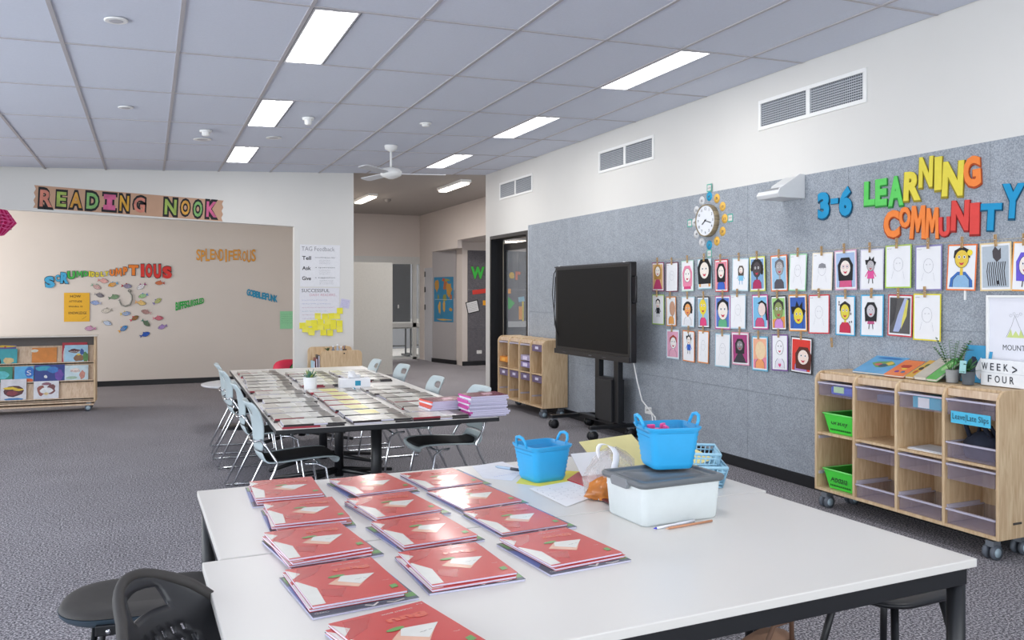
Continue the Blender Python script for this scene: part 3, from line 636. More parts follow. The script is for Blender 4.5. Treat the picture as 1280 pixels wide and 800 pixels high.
# ================================================================== INTERACTIVE SCREEN ON ITS TROLLEY
t = thing('display_trolley', 'black wheeled trolley stand carrying the big screen', 'stand', (0, 0, 0))
for y in (7.53, 7.93): MB().box(4.47, 4.53, y-.045, y+.045, .13, 1.5, BLACK).obj('post', t, bevel=.004)
MB().box(4.44, 4.60, 7.575, 7.885, .16, .60, BLACKP).obj('cabinet', t, bevel=.005)
MB().box(4.46, 4.54, 7.575, 7.885, .60, .62, M('#33353a', .3, .4)).obj('shelf', t)
for y in (7.48, 8.37): 
    MB().box(4.13, 4.68, y-.03, y+.03, .115, .15, BLACK).obj('foot_bar', t, bevel=.004)
    for x in (4.17, 4.62): caster(t, x, y, 'caster', .05, True)
MB().box(4.47, 4.56, 7.48, 8.37, .12, .16, BLACK).obj('cross_beam', t, bevel=.004)
t2 = thing('interactive_screen', 'large black switched-off touch screen in front of the grey wall', 'screen', (4.35, 7.05, .82))
MB().box(0, .075, 0, 1.65, 0, 1.005, M('#111216', .3, var=0)).obj('casing', t2, bevel=.008)
MB().box(-.0015, 0, .05, 1.60, .085, .96, M('#0b0c0f', .42, var=.02, scale=2)).obj('screen_panel', t2)
for q_ in bpy.data.materials:
    if q_.name.startswith('mat_0b0c0f'): q_.node_tree.nodes['Principled BSDF'].inputs['Specular IOR Level'].default_value = .15
MB().box(-.012, 0, .0, 1.65, .985, 1.0, M('#2b2c31', .3)).obj('top_bezel', t2)
MB().box(-.014, 0, 0, 1.65, .0, .055, M('#1a1b20', .3)).obj('bottom_bezel', t2)
MB().box(-.016, -.014, .76, .82, .02, .032, M('#5a5d66', .3)).obj('badge', t2)
for y in (1.35, .45): MB().box(-.0155, -.014, y, y+.08, .02, .028, M('#4a4c55', .3)).obj('label_strip', t2)
MB().tube([(.04, .0, .86), (.04, -.045, .855), (.04, -.045, .60), (.04, .0, .595)], .01, BLACK, 8).obj('handle', t2)
for y, z in ((.12, 1.0), (1.55, 1.0)): MB().box(.0, .04, y-.02, y+.02, z, z+.012, M('#c8cacc', .3)).obj('pen_clip', t2)
tag(MB().tube([(4.37, 8.705, 1.80), (4.37, 8.78, 1.74), (4.36, 8.80, 1.5), (4.35, 8.72, 1.25), (4.34, 8.66, 1.08), (4.345, 8.62, 1.03)], .006, BLACK, 6).obj('cable'), 'black cable looping down the left edge of the screen, nearer loop', 'cable')
tag(MB().tube([(4.40, 8.705, 1.78), (4.40, 8.80, 1.70), (4.40, 8.83, 1.3), (4.40, 8.82, 1.15), (4.40, 8.705, .97)], .006, BLACK, 6).obj('cable'), 'black cable hanging widest off the left edge of the screen', 'cable')
tag(MB().tube([(4.52, 7.28, .85), (4.56, 7.25, .6), (4.60, 7.23, .42), (4.64, 7.05, .27), (4.63, 6.98, .05), (4.6, 7.02, .01)], .007, WHITE, 6).obj('cable'), 'white power cable hanging below the right side of the screen', 'cable')
tag(MB().tube([(4.68, 7.27, .31), (4.66, 7.2, .335), (4.64, 7.12, .32), (4.62, 7.06, .22), (4.6, 6.9, .02)], .006, WHITE, 6).obj('cable'), 'white cable curving from the wall outlet', 'cable')
# projector arm housing
t = thing('wall_projector', 'white wall-mounted projector housing left of the number 3', 'projector', mtx=RW(5.04, 2.25, 4.698))
PW = M('#e2e3e4', .4, var=.01)
T = Matrix(((0, 0, 1, -.012), (0, 1, 0, 0), (1, 0, 0, 0), (0, 0, 0, 1)))   # profile in (out, up)
MB().prism([(0, 0), (.25, 0), (.27, .03), (.25, .07), (.05, .19), (0, .19)], 0, .012, PW, T).obj('side_cheek', t, bevel=.003)
MB().prism([(0, 0), (.25, 0), (.27, .03), (.25, .06), (0, .06)], -.24, 0, PW, T).obj('housing', t, bevel=.006)
MB().prism([(0, .06), (.17, .06), (.15, .11), (.03, .18), (0, .18)], -.20, -.01, M('#d6d7d8', .4), T).obj('cover', t, bevel=.006)
MB().prism([(.17, .06), (.23, .06), (.22, .075), (.17, .09)], -.19, -.02, M('#8d8f92', .4), T).obj('lens_window', t)
# ================================================================== WALL CLOCK
cl = thing('wall_clock', 'round wall clock with wooden rim inside a ring of paper discs', 'clock', mtx=RW(6.25, 2.174, 4.698))
MB().lathe([(.148, 0), (.15, .02), (.148, .05), (.138, .052), (.136, .04)], wood('clock_rim', '#6d6250', '#a59677'), n=40, cap0=True).obj('rim', cl)
MB().disc((0, 0), .137, .137, .045, M('#e6e9ef', .4, var=0), 40).obj('face', cl)
nm = MB()
for k in range(12):
    a_ = math.radians(90-30*(k+1)); put_text(nm, str(k+1), .108*math.cos(a_), .108*math.sin(a_), None, .025, .046, INK, off=.01)
nm.obj('numerals', cl)
for an, ln, wd in ((math.radians(-17), .088, .007), (math.radians(215), .06, .009)):
    MB().box(-.015, ln, -wd/2, wd/2, .047, .0485, BLACK, Matrix.Rotation(an, 4, 'Z')).obj('clock_hand', cl)
MB().cyl((0, 0, .046), (0, 0, .052), .008, BLACK, 12).obj('hub', cl)
pos = ['at twelve o\'clock', 'at one o\'clock', 'at two o\'clock', 'at three o\'clock', 'at four o\'clock', 'at five o\'clock', 'at six o\'clock', 'at seven o\'clock', 'at eight o\'clock', 'at nine o\'clock', 'at ten o\'clock', 'at eleven o\'clock']
for k in range(12):
    a_ = math.radians(90-30*k); col, cn = (('#1f9fcb', 'blue') if k in (0, 6) else ('#f0bd55', 'yellow') if k < 6 else ('#dfe0e2', 'white'))
    t = thing('paper_disc', f'small {cn} paper disc {pos[k]} beside the clock', 'disc', mtx=RW(6.25-.222*math.cos(a_), 2.174+.222*math.sin(a_), 4.697), group='paper discs around the clock')
    MB().lathe([(.042, 0), (.042, .0015), (.001, .0016)], M(col, .7), n=20).obj('disc', t); m = MB(); put_text(m, str(5*k) if k else '60', 0, 0, .03, .022, .0022, M('#4b4b50', .7), off=.02); m.obj('numeral', t)
for k, (dx, dz) in enumerate(((0, .30), (.30, 0), (0, -.30), (-.30, 0))):
    t = thing('paper_card', 'teal edged square card '+['above', 'right of', 'below', 'left of'][k]+' the ring of paper discs', 'card', mtx=RW(6.25-dx, 2.174+dz, 4.697), group='teal cards around the clock')
    MB().box(-.036, .036, -.036, .036, 0, .001, M('#4fae9c', .7)).obj('card', t); m = MB().box(-.026, .026, -.026, .026, .0011, .0015, M('#d8d3d0', .7)); put_text(m, ["o'clock", 'quarter past', 'half past', 'quarter to'][k], 0, 0, .044, .012, .002, INK, off=0); m.obj('print', t)
# ================================================================== WALL DISPLAYS
INKG = M('#9a9aa2', .8, var=0); SKIN = M('#edc9b0', .8, var=.05)
def col(h): return M(h, .75, var=.06, scale=60)
def ell(c, rx, ry, n=20, rot=0):
    return [(c[0]+rx*math.cos(a)*math.cos(rot)-ry*math.sin(a)*math.sin(rot), c[1]+rx*math.cos(a)*math.sin(rot)+ry*math.sin(a)*math.cos(rot)) for a in [2*math.pi*k/n for k in range(n+1)]]
def portrait_art(m, w_, h_, s):
    """child's drawing: head, hair, eyes, mouth, clothes as printed shapes a hair above the sheet"""
    Z = [0.0014]
    def z(): Z[0] += .00012; return Z[0]
    if s.get('faint'):
        g = INKG; m.stroke(ell((0, .05*h_), .2*w_, .17*h_), .0016, z(), g)
        m.stroke(ell((-.07*w_, .08*h_), .03*w_, .01*h_, 8), .0012, z(), g); m.stroke(ell((.07*w_, .08*h_), .03*w_, .01*h_, 8), .0012, z(), g)
        m.stroke([(-.2*w_, -.12*h_), (-.28*w_, -.3*h_)], .0012, z(), g); m.stroke([(.2*w_, -.12*h_), (.26*w_, -.32*h_)], .0012, z(), g)
        if s.get('hat'): m.poly([(-.2*w_, .1*h_), (.22*w_, .1*h_), (.18*w_, .2*h_), (0, .24*h_), (-.16*w_, .2*h_)], z(), col('#8a8a90'))
        return
    if 'bg' in s: m.poly([(-.46*w_, -.46*h_), (.46*w_, -.46*h_), (.46*w_, .46*h_), (-.46*w_, .46*h_)], z(), col(s['bg']))
    if 'bg2' in s: m.poly([(-.46*w_, -.46*h_), (.46*w_, -.46*h_), (.46*w_, -.1*h_), (-.46*w_, -.2*h_)], z(), col(s['bg2']))
    if s.get('dots'):
        for k in range(9): m.disc((random.uniform(-.4, .4)*w_, random.uniform(-.3, .42)*h_), .006, .009, z(), col(s['dots']), 6)
    k_ = s.get('kind', 'bust'); cx, cy = s.get('c', (0, .08)); cx *= w_; cy *= h_; r = s.get('r', .19)*1.3
    rx, ry = r*w_*1.05, r*h_*.85
    hc = col(s.get('hair', '#222226')); bc = col(s.get('body', '#3b6fc0')); fc = col(s.get('skin', '#f0e6dc'))
    if k_ == 'shell':
        m.poly([(-.3*w_, -.42*h_), (-.1*w_, 0), (.2*w_, .45*h_), (.34*w_, .44*h_), (.3*w_, 0), (-.05*w_, -.42*h_)], z(), col('#a9b3d6')); m.poly([(.1*w_, -.1*h_), (.3*w_, .42*h_), (.38*w_, .4*h_), (.3*w_, 0), (.05*w_, -.35*h_)], z(), col('#d9cf62'))
        for q in range(7): m.stroke([(-.44*w_+q*.05*w_, .42*h_), (-.44*w_+q*.03*w_, -.3*h_+q*.03*h_)], .002, z(), INK)
        return
    if k_ == 'zebra':
        m.poly([(-.1*w_, .35*h_), (0, .45*h_), (.12*w_, .36*h_), (.2*w_, .42*h_), (.2*w_, .18*h_), (.05*w_, .1*h_), (-.08*w_, .2*h_)], z(), col('#4a4448'))
        for q in range(9): x = (-.28+q*.075)*w_; m.stroke([(x+.03*w_, .1*h_), (x-.02*w_, -.1*h_), (x+.03*w_, -.42*h_)], .006, z(), col('#3b383c'))
        m.disc((.08*w_, -.35*h_), .01, .012, z(), INK, 10); return
    if k_ == 'figure':     # small whole figure
        m.poly([(cx-.12*w_, cy-.1*h_), (cx+.12*w_, cy-.1*h_), (cx+.17*w_, cy-.34*h_), (cx-.17*w_, cy-.34*h_)], z(), bc)
        m.stroke([(cx-.08*w_, cy-.34*h_), (cx-.1*w_, cy-.46*h_)], .006, z(), col(s.get('legs', '#222226'))); m.stroke([(cx+.08*w_, cy-.34*h_), (cx+.1*w_, cy-.46*h_)], .006, z(), col(s.get('legs', '#222226')))
        m.stroke([(cx-.1*w_, cy-.12*h_), (cx-.25*w_, cy-.28*h_)], .007, z(), bc); m.stroke([(cx+.1*w_, cy-.12*h_), (cx+.25*w_, cy-.28*h_)], .007, z(), bc)
    elif k_ == 'dress': m.poly([(cx-.06*w_, cy-.18*h_), (cx+.1*w_, cy-.18*h_), (.4*w_, -.46*h_), (-.44*w_, -.46*h_)], z(), bc)
    else:
        if s.get('cape'): m.poly([(-.15*w_, -.1*h_), (.15*w_, -.1*h_), (.42*w_, -.3*h_), (.44*w_, -.46*h_), (-.44*w_, -.46*h_), (-.4*w_, -.25*h_)], z(), col(s['cape']))
        m.poly([(cx-.05*w_, cy-.6*ry), (cx+.05*w_, cy-.6*ry), (cx+.06*w_, -.22*h_), (cx-.06*w_, -.22*h_)], z(), fc)
        m.poly([(-.16*w_, -.18*h_), (.16*w_, -.18*h_), (.3*w_, -.28*h_), (.32*w_, -.46*h_), (-.32*w_, -.46*h_), (-.3*w_, -.28*h_)], z(), bc)
        m.stroke([(-.16*w_, -.18*h_), (-.3*w_, -.28*h_), (-.32*w_, -.46*h_)], .003, z(), INK); m.stroke([(.16*w_, -.18*h_), (.3*w_, -.28*h_), (.32*w_, -.46*h_)], .003, z(), INK)
    hs = s.get('hs', 'long')
    if hs == 'long': m.poly([(cx-1.35*rx, cy-1.6*ry), (cx-1.5*rx, cy+.4*ry), (cx-.8*rx, cy+1.35*ry), (cx+.8*rx, cy+1.35*ry), (cx+1.5*rx, cy+.4*ry), (cx+1.35*rx, cy-1.6*ry)], z(), hc)
    elif hs == 'short': m.poly([(cx-1.2*rx, cy+.1*ry), (cx-1.1*rx, cy+.9*ry), (cx, cy+1.4*ry), (cx+1.1*rx, cy+.95*ry), (cx+1.2*rx, cy+.1*ry)], z(), hc)
    elif hs == 'spiky': m.poly([(cx-1.3*rx, cy+.2*ry), (cx-1.5*rx, cy+1.1*ry), (cx-.6*rx, cy+1.1*ry), (cx-.3*rx, cy+1.8*ry), (cx+.2*rx, cy+1.1*ry), (cx+.9*rx, cy+1.7*ry), (cx+.9*rx, cy+.9*ry), (cx+1.5*rx, cy+.6*ry), (cx+1.1*rx, cy)], z(), hc)
    elif hs == 'curly':
        for q in range(11): a = math.pi*(q-.5)/10*1.1-.2; m.disc((cx+1.25*rx*math.cos(a), cy+1.1*ry*math.sin(a)), .32*rx, .3*ry, z(), hc, 10)
    elif hs == 'side': m.poly([(cx-1.2*rx, cy+.9*ry), (cx, cy+1.35*ry), (cx+1.25*rx, cy+.8*ry), (cx+1.5*rx, cy-1.6*ry), (cx+1.1*rx, cy-1.6*ry), (cx+.7*rx, cy+.5*ry)], z(), hc)
    m.disc((cx, cy), rx, ry, z(), fc, 18); m.stroke(ell((cx, cy), rx, ry, 16), .0028, z(), INK if hs != 'none' else col(s.get('hair', '#222226')))
    if not s.get('blank'):
        for q in (-1, 1): m.disc((cx+q*.38*rx, cy+.2*ry), .2*rx, .17*ry, z(), PAPER, 10); m.disc((cx+q*.38*rx, cy+.2*ry), .11*rx, .11*ry, z(), INK, 8)
        if s.get('glasses'):
            for q in (-1, 1): m.stroke(ell((cx+q*.4*rx, cy+.2*ry), .3*rx, .25*ry, 10), .002, z(), col(s['glasses']))
        mo = col(s.get('mouth', '#c4314a')); m.poly([(cx-.4*rx, cy-.38*ry), (cx, cy-.48*ry), (cx+.4*rx, cy-.36*ry), (cx+.15*rx, cy-.68*ry), (cx-.15*rx, cy-.68*ry)], z(), mo)
    if s.get('sun'): m.disc((.3*w_, .34*h_), .1*w_, .07*h_, z(), col('#f1d93f'), 12)
    if s.get('heart'):
        m.poly([(cx-.1*w_, -.36*h_), (cx-.05*w_, -.31*h_), (cx, -.35*h_), (cx+.05*w_, -.31*h_), (cx+.1*w_, -.36*h_), (cx, -.44*h_)], z(), col('#e23a7a'))
K7 = lambda x0, x1, y0, y1: (800+x0/4.2125, 800+x1/4.2125, 290+y0/4.2125, 290+y1/4.2125)
K8 = lambda x0, x1, y0, y1: (1020+x0/4.2115, 1020+x1/4.2115, 290+y0/4.2115, 290+y1/4.2115)
PORT = [
 (K7(68,130,160,312), '#8e2f62', dict(kind='dress', bg='#d8b07a', hair='#b98a45', body='#b93a68', c=(.0,.2), r=.17), 'portrait of long-haired figure in a crimson dress, maroon edge, first of top row'),
 (K7(140,203,160,315), '#7b2a4a', dict(faint=1), 'faint pencil portrait edged maroon, second in the top row'),
 (K7(222,285,150,312), '#bfe0d2', dict(hair='#e98aa8', body='#d6407a', skin='#f6efe9', c=(0,.02), r=.22), 'portrait with pink hair and dotted pink top, third in the top row'),
 (K7(308,380,140,300), '#a9d3dd', dict(hair='#17171a', body='#e8e2dc', bg='#f0e6e0', c=(0,.12), r=.27, bg2='#e6a25a'), 'large-faced portrait with black hair and wide eyes in the top row'),
 (K7(400,468,145,315), '#d23b3f', dict(hair='#17171a', body='#3b66c4', c=(0,.12), bg='#e58a9a'), 'portrait with straight black hair and blue top, red edge, top row'),
 (K7(490,575,138,310), '#bcd9e2', dict(kind='figure', hair='#5a4a42', body='#7fc3e3', legs='#3a8fc9', c=(.05,.14), r=.1), 'small figure in light blue clothes on white paper, top row'),
 (K7(585,665,130,312), '#d8df55', dict(hair='#2a2628', skin='#4e464a', body='#b03060', c=(0,.14), r=.22, bg='#7fa6cf', hs='curly'), 'portrait with dark face and crimson top, yellow edge, top row'),
 (K7(693,780,122,312), '#ea7a3a', dict(hair='#6d6a70', skin='#a9a4a4', body='#55525a', bg='#9cc3df', c=(.05,.15), hs='short'), 'grey-faced portrait on light blue with orange edge, top row'),
 (K7(790,880,115,310), '#9fd8a8', dict(faint=1), 'faint pencil eyes on white paper with green edge, top row'),
 (K7(910,1017,108,307), '#efe3cc', dict(faint=1, hat=1), 'pencil portrait with grey cap on cream-edged paper, top row'),
 (K8(103,218,95,305), '#e3b0c8', dict(hair='#1c1b1f', body='#d45a86', bg='#a9bfe0', glasses='#d45a86', c=(0,.05)), 'girl portrait with black bunches and pink glasses, top row'),
 (K8(238,360,90,305), '#d9d6e6', dict(kind='figure', hair='#1c1b1f', skin='#b7b2b5', body='#e2559a', c=(-.05,.1), r=.13, hs='spiky'), 'small figure with pink body and black cap of hair, top row'),
 (K8(370,507,68,295), '#b4d94a', dict(faint=1), 'faint pencil portrait on lime-edged paper under the letter N'),
 (K8(527,668,70,308), '#8e86b8', dict(faint=1), 'faint pencil portrait on purple-edged paper, top row'),
 (K8(695,850,65,308), '#ef7c3c', dict(hair='#2a2628', skin='#e7c54a', body='#8fb7d8', cape='#3d6fb8', c=(.0,.2), sun=1, hs='short'), 'portrait with yellow face and blue cape under a sun, orange edge'),
 (K8(868,1035,55,310), '#e9cf9c', dict(kind='zebra', bg='#b5bfc8'), 'black and grey striped animal painting on cream-edged paper'),
 (K8(1036,1180,50,312), '#f0a24a', dict(kind='figure', hair='#6a5acd', body='#b06ad0', c=(0,.02)), 'rightmost portrait of the top row, cut by the frame, orange edge'),
 (K7(68,130,330,487), '#a9cf4a', dict(kind='figure', hair='#222226', body='#2a2a30', c=(0,.2), r=.13, hs='short'), 'black coated figure on green-edged paper, first of the middle row'),
 (K7(143,193,340,495), '#e8923a', dict(hair='#8a7466', skin='#c79a80', body='#e8a35a', c=(.15,.1), r=.24, blank=1, hs='none'), 'brown profile face with orange edge, second in the middle row'),
 (K7(222,290,340,500), '#b9dbe8', dict(hair='#222226', skin='#e8a05a', body='#e4e6ea', hs='curly'), 'curly-haired portrait with orange face, third in the middle row'),
 (K7(308,370,340,505), '#26262a', dict(hair='#e9d23c', skin='#e9d23c', body='#e0457e', bg='#9bbfd6', c=(0,.18), r=.24, hs='none'), 'bright yellow laughing face with black edge, middle row'),
 (K7(400,480,335,512), '#c3408e', dict(hair='#17171a', body='#63b184', bg='#5877c4', hs='short', c=(.02,.05), r=.26), 'portrait with big eyes and black hair on blue, magenta edge, middle row'),
 (K7(480,560,328,510), '#bcd6e6', dict(faint=1), 'faint blank-looking pencil portrait, sixth in the middle row'),
 (K7(597,680,330,512), '#c3408e', dict(hair='#17171a', skin='#e6d3cc', body='#c9537e', bg='#7cbbe0', hs='side', blank=1, c=(.15,.08)), 'faceless portrait with black side hair on sky blue, middle row'),
 (K7(695,775,335,518), '#26262a', dict(hair='#3a3a34', skin='#8e9a5e', body='#cf8fd0', bg='#9fce7e', bg2='#e59a4e', hs='short', r=.24), 'green-faced portrait with black edge, middle row'),
 (K7(788,882,330,522), '#ef9c3a', dict(hair='#17171a', skin='#e4cf45', body='#2f62b8', bg='#3a5fae', hs='spiky', c=(.05,-.08), r=.22), 'yellow face with spiky black hair on deep blue, middle row'),
 (K7(893,1002,330,535), '#d8404a', dict(faint=1), 'faint pencil portrait with red edge, middle row'),
 (K8(108,210,335,545), '#3fa9d6', dict(hair='#2a2628', skin='#e0cf4a', body='#c8304e', dots='#55555c', hs='short', c=(.0,.1)), 'yellow face with red top among black dots, blue edge, middle row'),
 (K8(240,360,330,550), '#4bb0dc', dict(kind='figure', hair='#222226', skin='#c9c4c8', body='#c25a86', c=(-.05,.12), r=.15), 'pink-bodied figure leaning with black hair, blue edge, middle row'),
 (K8(383,512,330,550), '#cf4048', dict(kind='shell', bg='#5a5858'), 'pale surfboard-like shape on dark ground with red edge'),
 (K8(517,663,325,572), '#e6da3e', dict(faint=1), 'faint pencil portrait with yellow edge, last of the middle row'),
 (K7(143,210,513,668), '#bcd3e0', dict(hair='#a8452e', skin='#f0eae6', body='#e2a8bc', bg='#e4a6be', hs='short', c=(.05,.05)), 'portrait with auburn hair on pink, first of the bottom row'),
 (K7(230,292,520,682), '#e98a3c', dict(kind='figure', hair='#17171a', body='#2f5fc0', c=(.05,.2), r=.13, hs='spiky'), 'figure with blue body and black hat, orange edge, bottom row'),
 (K7(308,365,520,690), '#ea8f34', dict(faint=1), 'almost blank sheet with orange edge, third of the bottom row'),
 (K7(400,478,535,710), '#a8cfe0', dict(faint=1), 'faint pencil marks on pale blue-edged sheet, bottom row'),
 (K7(490,580,528,700), '#e39ab4', dict(hair='#2a282c', skin='#8a8488', body='#3a3840', bg='#a8407a', kind='dress', c=(0,.1), r=.15), 'hooded dark figure on magenta, pink edge, bottom row'),
 (K7(595,677,550,730), '#5ab6d8', dict(hair='#e9c9a0', skin='#ecd0a8', body='#f0a06a', bg='#f0b090', bg2='#e88aa0', blank=1, hs='none', r=.26, c=(.05,.1)), 'pale blonde face on peach and pink, blue edge, bottom row'),
 (K7(698,783,540,730), '#7d4a9a', dict(hair='#222226', body='#e4e0ea', skin='#f2f0f2', heart=1, hs='none', c=(0,.15)), 'round outline face with pink heart, purple edge, bottom row'),
 (K7(800,912,553,745), '#2a2a2e', dict(hair='#5a2a20', skin='#f0dcd0', body='#a98ac0', bg='#dc3a30', c=(.12,-.05), r=.2), 'long-haired portrait on bright red with black edge, bottom row'),
]
PEG = wood('peg_wood', '#b08a5c', '#cfae7e')
pegm = MB().prism([(-.006, -.036), (-.002, -.036), (-.0035, .036), (-.0075, .036)], .003, .013, PEG).prism([(.006, -.036), (.002, -.036), (.0035, .036), (.0075, .036)], .003, .013, PEG).mesh('peg_prongs')
pegs = MB().tube([(-.007, .004, .014), (.007, .004, .014)], .0025, CHROME, 6).mesh('peg_spring')
def peg(Y, Z, lab, roll=0):
    t = thing('clothes_peg', lab, 'peg', mtx=RW(Y, Z, 4.680, roll), group='wooden pegs along the portrait strings')
    for n_, me in (('prongs', pegm), ('spring', pegs)): o = bpy.data.objects.new(n_, me); C.objects.link(o); o.parent = t
for idx, ((x0, x1, y0, y1), edge, s, lb) in enumerate(PORT):
    Y0_ = onX(x0, 400, 4.69)[0]; Y1_ = onX(x1, 400, 4.69)[0]; xm = (x0+x1)/2; zt = onX(xm, y0, 4.69)[1]; zb = onX(xm, y1, 4.69)[1]
    w_, h_ = Y0_-Y1_, zt-zb; roll = random.uniform(-.035, .035); cv = random.uniform(.3, 1.2)*random.choice((1, 1, -1)); tw = random.uniform(-.02, .02)
    t = thing('pegged_portrait', lb, 'drawing', mtx=RW((Y0_+Y1_)/2, (zt+zb)/2, 4.688, roll), group="children's portraits pegged on strings")
    def bend(v, w_=w_, h_=h_, cv=cv, tw=tw): return (v[0]+tw*(v[1]/h_)*.3, v[1], v[2]+.004+cv*v[0]*v[0]*.55*(0.4-v[1]/h_)+max(0, -cv)*.008)
    nx, ny = 8, 4
    def sheet(ww, hh, zz, mat):
        m = MB(); vs = [(-ww/2+ww*i/nx, -hh/2+hh*j/ny, zz) for j in range(ny+1) for i in range(nx+1)]
        return m.add(vs, [(j*(nx+1)+i, j*(nx+1)+i+1, (j+1)*(nx+1)+i+1, (j+1)*(nx+1)+i) for j in range(ny) for i in range(nx)], mat)
    warp(sheet(w_, h_, 0, col(edge)), bend).obj('backing_card', t, solid=.0006)
    warp(sheet(w_-.018, h_-.018, .0011, PAPER), bend).obj('sheet', t)
    m = MB(); random.seed(idx); portrait_art(m, w_-.02, h_-.02, s)
    if s.get('faint'): scribble(m, -w_*.42, -w_*.25, h_*.42, .005, .0015, INK)
    for i_ in range(len(m.v)): v = m.v[i_]; m.v[i_] = (v[0], v[1], v[2]+.0012)
    me = m.mesh('drawing'); bm = bmesh.new(); bm.from_mesh(me)
    for q in range(-3, 4): bmesh.ops.bisect_plane(bm, geom=bm.verts[:]+bm.edges[:]+bm.faces[:], plane_co=(q*w_/8, 0, 0), plane_no=(1, 0, 0))
    for q in (-1, 0, 1): bmesh.ops.bisect_plane(bm, geom=bm.verts[:]+bm.edges[:]+bm.faces[:], plane_co=(0, q*h_/4, 0), plane_no=(0, 1, 0))
    for v in bm.verts: v.co = bend(v.co)
    bm.to_mesh(me); bm.free(); o = bpy.data.objects.new('drawing', me); C.objects.link(o); o.parent = t
    peg((Y0_+Y1_)/2-.01*math.sin(idx), zt+.012, 'wooden peg holding the '+' '.join(lb.replace('portrait', 'drawing').split()[:12]), random.uniform(-.06, .06))
peg(onX(1042.5, 428)[0], onX(1042.5, 428)[1], 'empty wooden peg hanging below the middle row of portraits', .1)
tag(MB().box(-.006, .006, -.03, .03, 0, .01, WHITE).obj('wall_hook'), 'small white clip on the grey wall below the blue-caped portrait', 'hook'); bpy.data.objects['wall_hook'].matrix_world = RW(*onX(1207, 369), 4.697)
for nm_, pa, pb in (('top', (815, 326), (1300, 296)), ('middle', (815, 371), (1180, 365)), ('bottom', (832, 411), (1012, 419))):
    ya, za = onX(*pa, 4.68); yb, zb_ = onX(*pb, 4.68)
    tag(MB().tube([(4.682, ya+(yb-ya)*k/10, za+(zb_-za)*k/10-.0) for k in range(11)], .0012, M('#cdbb95', .8), 5).obj('string'), f'thin twine carrying the {nm_} row of pegged portraits', 'string')
# ------------------------------------------------------------------ cut-out letters
def letter(ch, px, colr, lab, grp, plane, outline=.09, thick=.004, dark=None, roll=0, cat='letter', off=.05, name='paper_letter', block=(.0, .0)):
    x0, x1, y0, y1 = px; xm = (x0+x1)/2; ym = (y0+y1)/2
    if plane == 'R':
        A = onX(x0, ym, 4.69)[0]; B = onX(x1, ym, 4.69)[0]; zt = onX(xm, y0, 4.69)[1]; zb = onX(xm, y1, 4.69)[1]; w_, h_ = A-B, zt-zb; mt = RW((A+B)/2, (zt+zb)/2, 4.697, roll)
    else:
        A = onY(x0, ym, plane)[0]; B = onY(x1, ym, plane)[0]; zt = onY(xm, y0, plane)[1]; zb = onY(xm, y1, plane)[1]; w_, h_ = B-A, zt-zb; mt = BW((A+B)/2, (zt+zb)/2, plane-.003, roll)
    t = thing(name, lab, cat, mtx=mt, group=grp)
    d = M(dark or '#1e1e22', .7, var=0)
    m = MB(); vs, fs, asp = text_mesh(ch, off+outline*.35, 1)
    m.add([(v[0]*w_+block[0]*w_, v[1]*h_+block[1]*h_, thick*.5+v[2]*thick*.5) for v in vs], fs, d); m.obj('outline', t)
    m = MB(); k = 1-outline; put_text(m, ch, 0, 0, w_*k, h_*k, thick*1.15, M(colr, .7, var=.05, scale=25), off=off, thick=thick*.5); m.obj('face', t)
def L6(x0, x1, y0, y1): return (940+x0/3.765, 940+x1/3.765, 180+y0/3.765, 180+y1/3.765)
G_, Y_, O_, R_, B_ = '#5fd060', '#e6d548', '#f5873a', '#e0453f', '#0d92c4'
words = [('3', (312,368,222,355), B_, 'blue cut-out numeral 3 at the left of the wall heading', .05), ('-', (373,410,255,282), B_, 'blue cut-out dash between the 3 and 6', .02), ('6', (413,475,195,343), B_, 'blue cut-out numeral 6 before LEARNING', .05),
 ('L', (530,585,172,292), G_, 'green cut-out letter L starting LEARNING', .04), ('E', (583,640,160,294), G_, 'green cut-out letter E in LEARNING', .04), ('A', (643,718,146,295), G_, 'green cut-out letter A in LEARNING', .04),
 ('R', (717,803,125,270), Y_, 'yellow cut-out letter R in LEARNING', .04), ('N', (788,857,55,208), Y_, 'yellow cut-out letter N after the R in LEARNING', .04), ('I', (862,898,55,222), Y_, 'yellow cut-out letter I in LEARNING', .04), ('N', (898,1002,75,250), Y_, 'yellow cut-out letter N before the orange G', .04), ('G', (997,1082,52,207), O_, 'orange cut-out letter G ending LEARNING', .04),
 ('C', (622,700,308,445), O_, 'orange cut-out letter C starting COMMUNITY', .04), ('O', (695,752,292,397), O_, 'orange cut-out letter O in COMMUNITY', .04), ('M', (748,822,290,445), O_, 'orange cut-out first letter M in COMMUNITY', .04), ('M', (820,884,300,445), O_, 'orange cut-out second letter M in COMMUNITY', .04),
 ('U', (882,938,340,438), R_, 'small red cut-out letter U in COMMUNITY', .04), ('N', (940,1028,260,412), R_, 'red cut-out letter N in COMMUNITY', .04), ('I', (1028,1076,272,430), R_, 'red cut-out letter I in COMMUNITY', .04), ('T', (1077,1180,275,410), B_, 'blue cut-out letter T in COMMUNITY', .04), ('Y', (1175,1288,180,355), B_, 'blue cut-out letter Y ending COMMUNITY at the photo edge', .04)]
dk_ = {G_: '#2c8a3a', Y_: '#9a8a20', O_: '#b04a18', R_: '#94221e', B_: '#06506e'}
for n_, (ch, b, c_, lb, of) in enumerate(words):
    letter(ch, L6(*b), c_, lb, 'cut-out letters of the LEARNING COMMUNITY heading', 'R', dark=dk_[c_], thick=.012, outline=(0 if ch == 'M' else .06), off=(.015 if ch == 'M' else of+.01), roll=[.05, 0, -.05, -.04, .0, .0, -.08, -.06, -.03, -.1, .08, .05, .1, -.08, -.04, 0, -.08, -.04, -.1, -.12][n_]*.6, block=(-.03, -.03))
